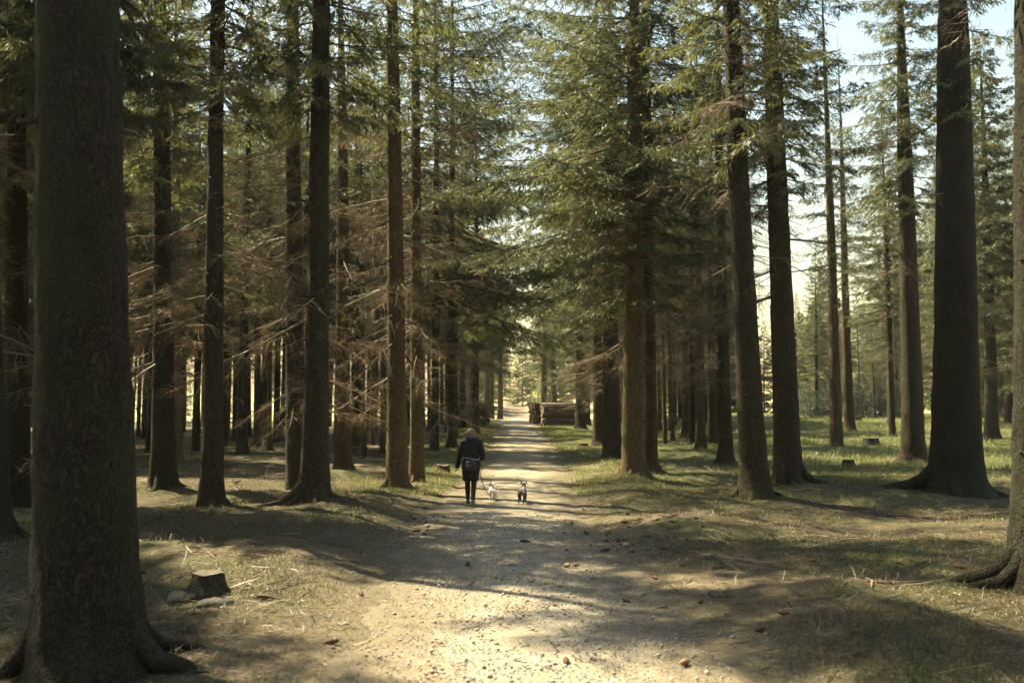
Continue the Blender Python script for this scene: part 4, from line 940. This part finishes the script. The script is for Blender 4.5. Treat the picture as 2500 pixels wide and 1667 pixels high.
M['cone'] = plain('spruce_cone', (0.05, 0.026, 0.014), (0.13, 0.07, 0.04), 60, 0.8)
M['cone_pale'] = plain('pale_spruce_cone', (0.17, 0.105, 0.06), (0.30, 0.20, 0.12), 60, 0.8)
CM = [cone_mesh(.12, .026, 1), cone_mesh(.10, .024, 2), cone_mesh(.135, .027, 3)]
for c in CM: c.materials.append(M['cone'])
CP = cone_mesh(.125, .027, 4); CP.materials.append(M['cone_pale'])
def cone(px_, py_, label, group=None, me=None, sc_=0.0):
    p = px_ground(px_ * K, py_ * K); sc_ = sc_ or rg.uniform(.55, .9)
    o = obj('spruce_cone', me or CM[rg.randrange(3)], None, None, loc=(p.x, p.y, track_h(p.x, p.y) + .016), rot=(rg.uniform(0, 6), rg.gauss(0, .15), rg.uniform(0, 6.28)), scale=sc_)
    tag(o, label, 'cone', group)
for x, y, lab, pale in [
    (1573, 1532, 'large pale cone on the track near the bottom edge', 1), (758, 1483, 'reddish cone at the track\'s left edge near the bottom', 0),
    (1803, 1446, 'reddish large cone on the moss near the bottom right', 0), (1746, 1466, 'dark cone just below the reddish large one', 0),
    (1074, 1303, 'dark cone alone on the left half of the track', 0), (1302, 1306, 'pale round cone in the middle of the track', 1), (1322, 1305, 'small dark cone touching distance from the pale round one', 0),
    (2205, 1323, 'red brown cone near the sunlit root at the right', 0), (1437, 1386, 'brown cone on the right half of the track', 0), (1206, 1250, 'cone in the middle of the shaded track', 0),
    (1608, 1388, 'dark cone at the track\'s right edge', 0), (828, 1370, 'brown cone beside the stick left of the track', 0), (1300, 1533, 'brown cone in the bright patch at the bottom', 0), (1450, 1270, 'cone in the sunlit streak right of the track centre', 0),
    (1390, 1268, 'large brown cone at the right side of the track below the streak', 0), (1505, 1332, 'cone by the lower sunlit mound on the right', 0)]:
    cone(x, y, lab, None, CP if pale else None, 1.15)
for i in range(70):
    cone(rg.gauss(1480, 85), rg.triangular(1165, 1300, 1185), 'small dark cone among many on the verge right of the dogs', 'cones on the right verge')
for i in range(30):
    cone(rg.gauss(960, 40), rg.triangular(1165, 1260, 1200), 'small dark cone among the litter left below the walker', 'cones on the left verge')
for i in range(26):
    cone(rg.uniform(1560, 2250), rg.uniform(1170, 1330), 'small cone lying in the litter between the track and the right trees', 'cones in the litter on the right')
bk = px_ground(612 * K, 1392 * K)
mb = MB(); mb.tube([(-.14, 0, .02), (-.08, .02, .035), (.02, .0, .03), (.10, -.01, .012), (.17, .0, .0)], [.015, .04, .035, .02, .004], 8, squash=.5)
tag(mb.build('bark_piece', M['cone'], None, loc=bk), 'reddish curled bark piece right of the flat-topped stump', 'bark')

# ------------------------------------------------------------------ ground cover that nobody could count
def blades(name, label, cat, mat, n, region, h, w_, lean, keep, flat=False, seed=0):
    rng = np.random.default_rng(seed)
    x = []; y = []; got = 0
    while got < n:
        k = n * 2
        yy = rng.uniform(region[2], region[3], k) if not region[4] else region[2] * (region[3] / region[2]) ** rng.random(k)
        xx = rng.uniform(region[0], region[1], k)
        m_ = (np.abs(xx) < yy * 0.56 + 1.2) & (rng.random(k) < keep(xx, yy))
        x.append(xx[m_]); y.append(yy[m_]); got += m_.sum()
        if len(x) > 60: break
    x = np.concatenate(x)[:n]; y = np.concatenate(y)[:n]; n = len(x)
    z = ground_h(x, y); tz = np.abs(x - track_cx(y)) < 1.45
    z = np.where(tz, base_h(x, y) + 0.02, z)
    a = rng.uniform(0, 6.283, n); hh = rng.uniform(*h, n) * (1 + 0.0 * y); ww = rng.uniform(*w_, n) * (1 + y / 40.0)
    if flat:
        d = np.stack([np.cos(a), np.sin(a), rng.normal(size=n) * .16 + .04], 1)
        p = np.stack([x, y, z + rng.uniform(.002, .02, n)], 1)
        b = rng.normal(size=n) * .25
        s_ = np.stack([-np.sin(a), np.cos(a), rng.normal(size=n) * .3], 1)
        mid = p + d * (hh * .5)[:, None] + s_ * (b * hh * .25)[:, None]; tip = p + d * hh[:, None]
        tip[:, 2] = np.maximum(tip[:, 2], ground_h(tip[:, 0], tip[:, 1]) + .004)
        mid[:, 2] = np.maximum(mid[:, 2], ground_h(mid[:, 0], mid[:, 1]) + .006)
        v = np.stack([p - s_ * (ww / 2)[:, None], p + s_ * (ww / 2)[:, None], mid + s_ * (ww / 2)[:, None], mid - s_ * (ww / 2)[:, None], tip], 1).reshape(-1, 3)
    else:
        le = rng.uniform(*lean, n)
        d = np.stack([np.cos(a), np.sin(a), np.zeros(n)], 1); s_ = np.stack([-np.sin(a), np.cos(a), np.zeros(n)], 1); up = np.array([0, 0, 1.0])
        p = np.stack([x, y, z - .01], 1)
        mid = p + up * (hh * .6)[:, None] + d * (hh * le * .35)[:, None]; tip = p + up * (hh * (1 - .35 * le))[:, None] + d * (hh * le)[:, None]
        v = np.stack([p - s_ * (ww / 2)[:, None], p + s_ * (ww / 2)[:, None], mid + s_ * (ww * .38)[:, None], mid - s_ * (ww * .38)[:, None], tip], 1).reshape(-1, 3)
    i = np.arange(n)[:, None] * 5
    me = mesh_np(name, v, i + np.array([[0, 1, 2, 3]]), i + np.array([[3, 2, 4]]))
    tag(obj(name, me, M[mat]), label, cat, kind='stuff')
def off(x, y): return np.abs(x - track_cx(y))
blades('verge_grass', 'short green grass on both verges of the far track', 'grass', 'grass', 60000, (-6.5, 9, 24, 96, True), (.05, .17), (.004, .007), (.2, .9),
       lambda x, y: sstep(off(x, y), 1.35, 2.0) * (1 - sstep(off(x, y), 3.4, 5.5)) * (0.25 + 0.75 * sstep(vnoise(x / 1.3, y / 1.6), .3, .6)), seed=1)
blades('clearing_grass', 'sunlit grass covering the clearing on the right', 'grass', 'grass', 90000, (5, 48, 25, 92, True), (.08, .28), (.004, .008), (.2, .9),
       lambda x, y: sstep(x - y * .02, 5, 9) * (0.2 + .8 * sstep(vnoise(x / 1.8 + 40, y / 2.2), .3, .62)) * sstep(y, 24, 31), seed=2)
blades('moss_tufts', 'mossy tufts on the humps beside the near track', 'moss', 'moss', 90000, (-9, 11, 6.2, 30, True), (.02, .085), (.0035, .0065), (.2, 1.2),
       lambda x, y: sstep(off(x, y), 1.6, 2.4) * sstep(vnoise(x / 1.5 + 70, y / 1.2 + 7) + .25 * vnoise(x / .3, y / .3), .54, .8), seed=3)
blades('needle_litter', 'fallen needles, straws and twigs scattered over the floor', 'litter', 'straw', 130000, (-14, 16, 6.0, 36, True), (.04, .14), (.0028, .006), None,
       lambda x, y: .04 + .96 * sstep(off(x, y), 0.9, 2.2) * (0.35 + .65 * vnoise(x / .9 + 11, y / .7)), flat=True, seed=4)
blades('twig_litter', 'broken twigs lying all over the forest floor', 'twigs', 'twig', 5200, (-14, 16, 6.3, 40, True), (.15, .6), (.006, .013), None,
       lambda x, y: .02 + .98 * sstep(off(x, y), 1.4, 2.6) * (0.1 + .9 * sstep(vnoise(x / 1.6 + 3, y / 1.5 + 8), .35, .7)), flat=True, seed=14)
blades('dry_grass', 'tall dry grass blades scattered near the trunks', 'grass', 'straw', 6000, (-8, 16, 9, 34, True), (.08, .25), (.002, .0035), (.4, 1.3),
       lambda x, y: sstep(off(x, y), 2.2, 3.2) * sstep(vnoise(x / .8 + 30, y / .8), .66, .8), seed=5)
rng = np.random.default_rng(44); bx_ = []; by_ = []
for (hx_, hy_), D_ in zip(HP[:len(HEROES)], HD):
    if hy_ > 34: continue
    k = int(420 * D_ / .6); a = rng.uniform(0, 6.283, k); cl = vnoise(np.cos(a) * 2 + hx_ * 3 + 50, np.sin(a) * 2 + hy_ * 3)
    r = D_ * (0.62 + .75 * rng.random(k) ** 1.5); m_ = cl > .38
    bx_.append(hx_ + np.cos(a[m_]) * r[m_]); by_.append(hy_ + np.sin(a[m_]) * r[m_])
bx_ = np.concatenate(bx_); by_ = np.concatenate(by_); n = len(bx_)
a = rng.uniform(0, 6.283, n); hh = rng.uniform(.05, .22, n); ww = rng.uniform(.003, .006, n); le = rng.uniform(.3, 1.1, n)
d = np.stack([np.cos(a), np.sin(a), np.zeros(n)], 1); s_ = np.stack([-np.sin(a), np.cos(a), np.zeros(n)], 1); up = np.array([0, 0, 1.0])
p = np.stack([bx_, by_, ground_h(bx_, by_) - .01], 1); mid = p + up * (hh * .6)[:, None] + d * (hh * le * .35)[:, None]; tip = p + up * (hh * (1 - .35 * le))[:, None] + d * (hh * le)[:, None]
v = np.stack([p - s_ * (ww / 2)[:, None], p + s_ * (ww / 2)[:, None], mid + s_ * (ww * .38)[:, None], mid - s_ * (ww * .38)[:, None], tip], 1).reshape(-1, 3); i = np.arange(n)[:, None] * 5
tag(obj('foot_grass', mesh_np('foot_grass', v, i + np.array([[0, 1, 2, 3]]), i + np.array([[3, 2, 4]])), M['moss']), 'wisps of grass and moss around the feet of the near trees', 'grass', kind='stuff')
# loose gravel on the near track
rng = np.random.default_rng(8); n = 11000
gy_ = 6.3 * (20 / 6.3) ** rng.random(n); gx_ = track_cx(gy_) + rng.normal(size=n) * .95
keepm = np.abs(gx_ - track_cx(gy_)) < 2.1; gx_ = gx_[keepm]; gy_ = gy_[keepm]; n = len(gx_)
sz = rng.uniform(.004, .014, n) * (1 + (rng.random(n) < .05) * 1.1)
oc = np.array([(1, 0, 0), (-1, 0, 0), (0, 1, 0), (0, -1, 0), (0, 0, .7), (0, 0, -.7)], float)
tt = np.array([(0, 2, 4), (2, 1, 4), (1, 3, 4), (3, 0, 4), (2, 0, 5), (1, 2, 5), (3, 1, 5), (0, 3, 5)])
tr_ = np.abs(gx_ - track_cx(gy_)); gz_ = np.where(tr_ < 1.45, base_h(gx_, gy_) + .012 + .02 * (1 - (tr_ / 1.6) ** 2), ground_h(gx_, gy_))
V = oc[None] * sz[:, None, None] * rng.uniform(.7, 1.3, (n, 6, 1)); an = rng.uniform(0, 6.28, n); ca = np.cos(an)[:, None]; sa = np.sin(an)[:, None]
V = np.stack([V[..., 0] * ca - V[..., 1] * sa, V[..., 0] * sa + V[..., 1] * ca, V[..., 2]], -1) + np.stack([gx_, gy_, gz_ + sz * .3], -1)[:, None]
tag(obj('gravel', mesh_np('gravel', V.reshape(-1, 3), None, (np.arange(n)[:, None, None] * 6 + tt[None]).reshape(-1, 3)), M['pebble']), 'loose gravel stones on the near track', 'gravel', kind='stuff')

# ------------------------------------------------------------------ air
HAZE = 0.0002
if HAZE > 0:
    mb = MB(); x0, x1, y0, y1, z0, z1 = -330, 330, -60, 640, -3, 34
    mb.add([(x, y, z) for x in (x0, x1) for y in (y0, y1) for z in (z0, z1)], [(0, 1, 3, 2), (4, 6, 7, 5), (0, 4, 5, 1), (2, 3, 7, 6), (0, 2, 6, 4), (1, 5, 7, 3)])
    m = bpy.data.materials.new('haze'); m.use_nodes = True; n = m.node_tree.nodes; n.remove(n['Principled BSDF'])
    pv = n.new('ShaderNodeVolumePrincipled'); pv.inputs['Color'].default_value = (0.9, 0.92, 0.9, 1); pv.inputs['Density'].default_value = HAZE; pv.inputs['Anisotropy'].default_value = 0.3
    m.node_tree.links.new(pv.outputs[0], n['Material Output'].inputs['Volume'])
    tag(mb.build('haze', m, None, False), 'thin pale haze in the air of the forest', 'haze', kind='stuff')
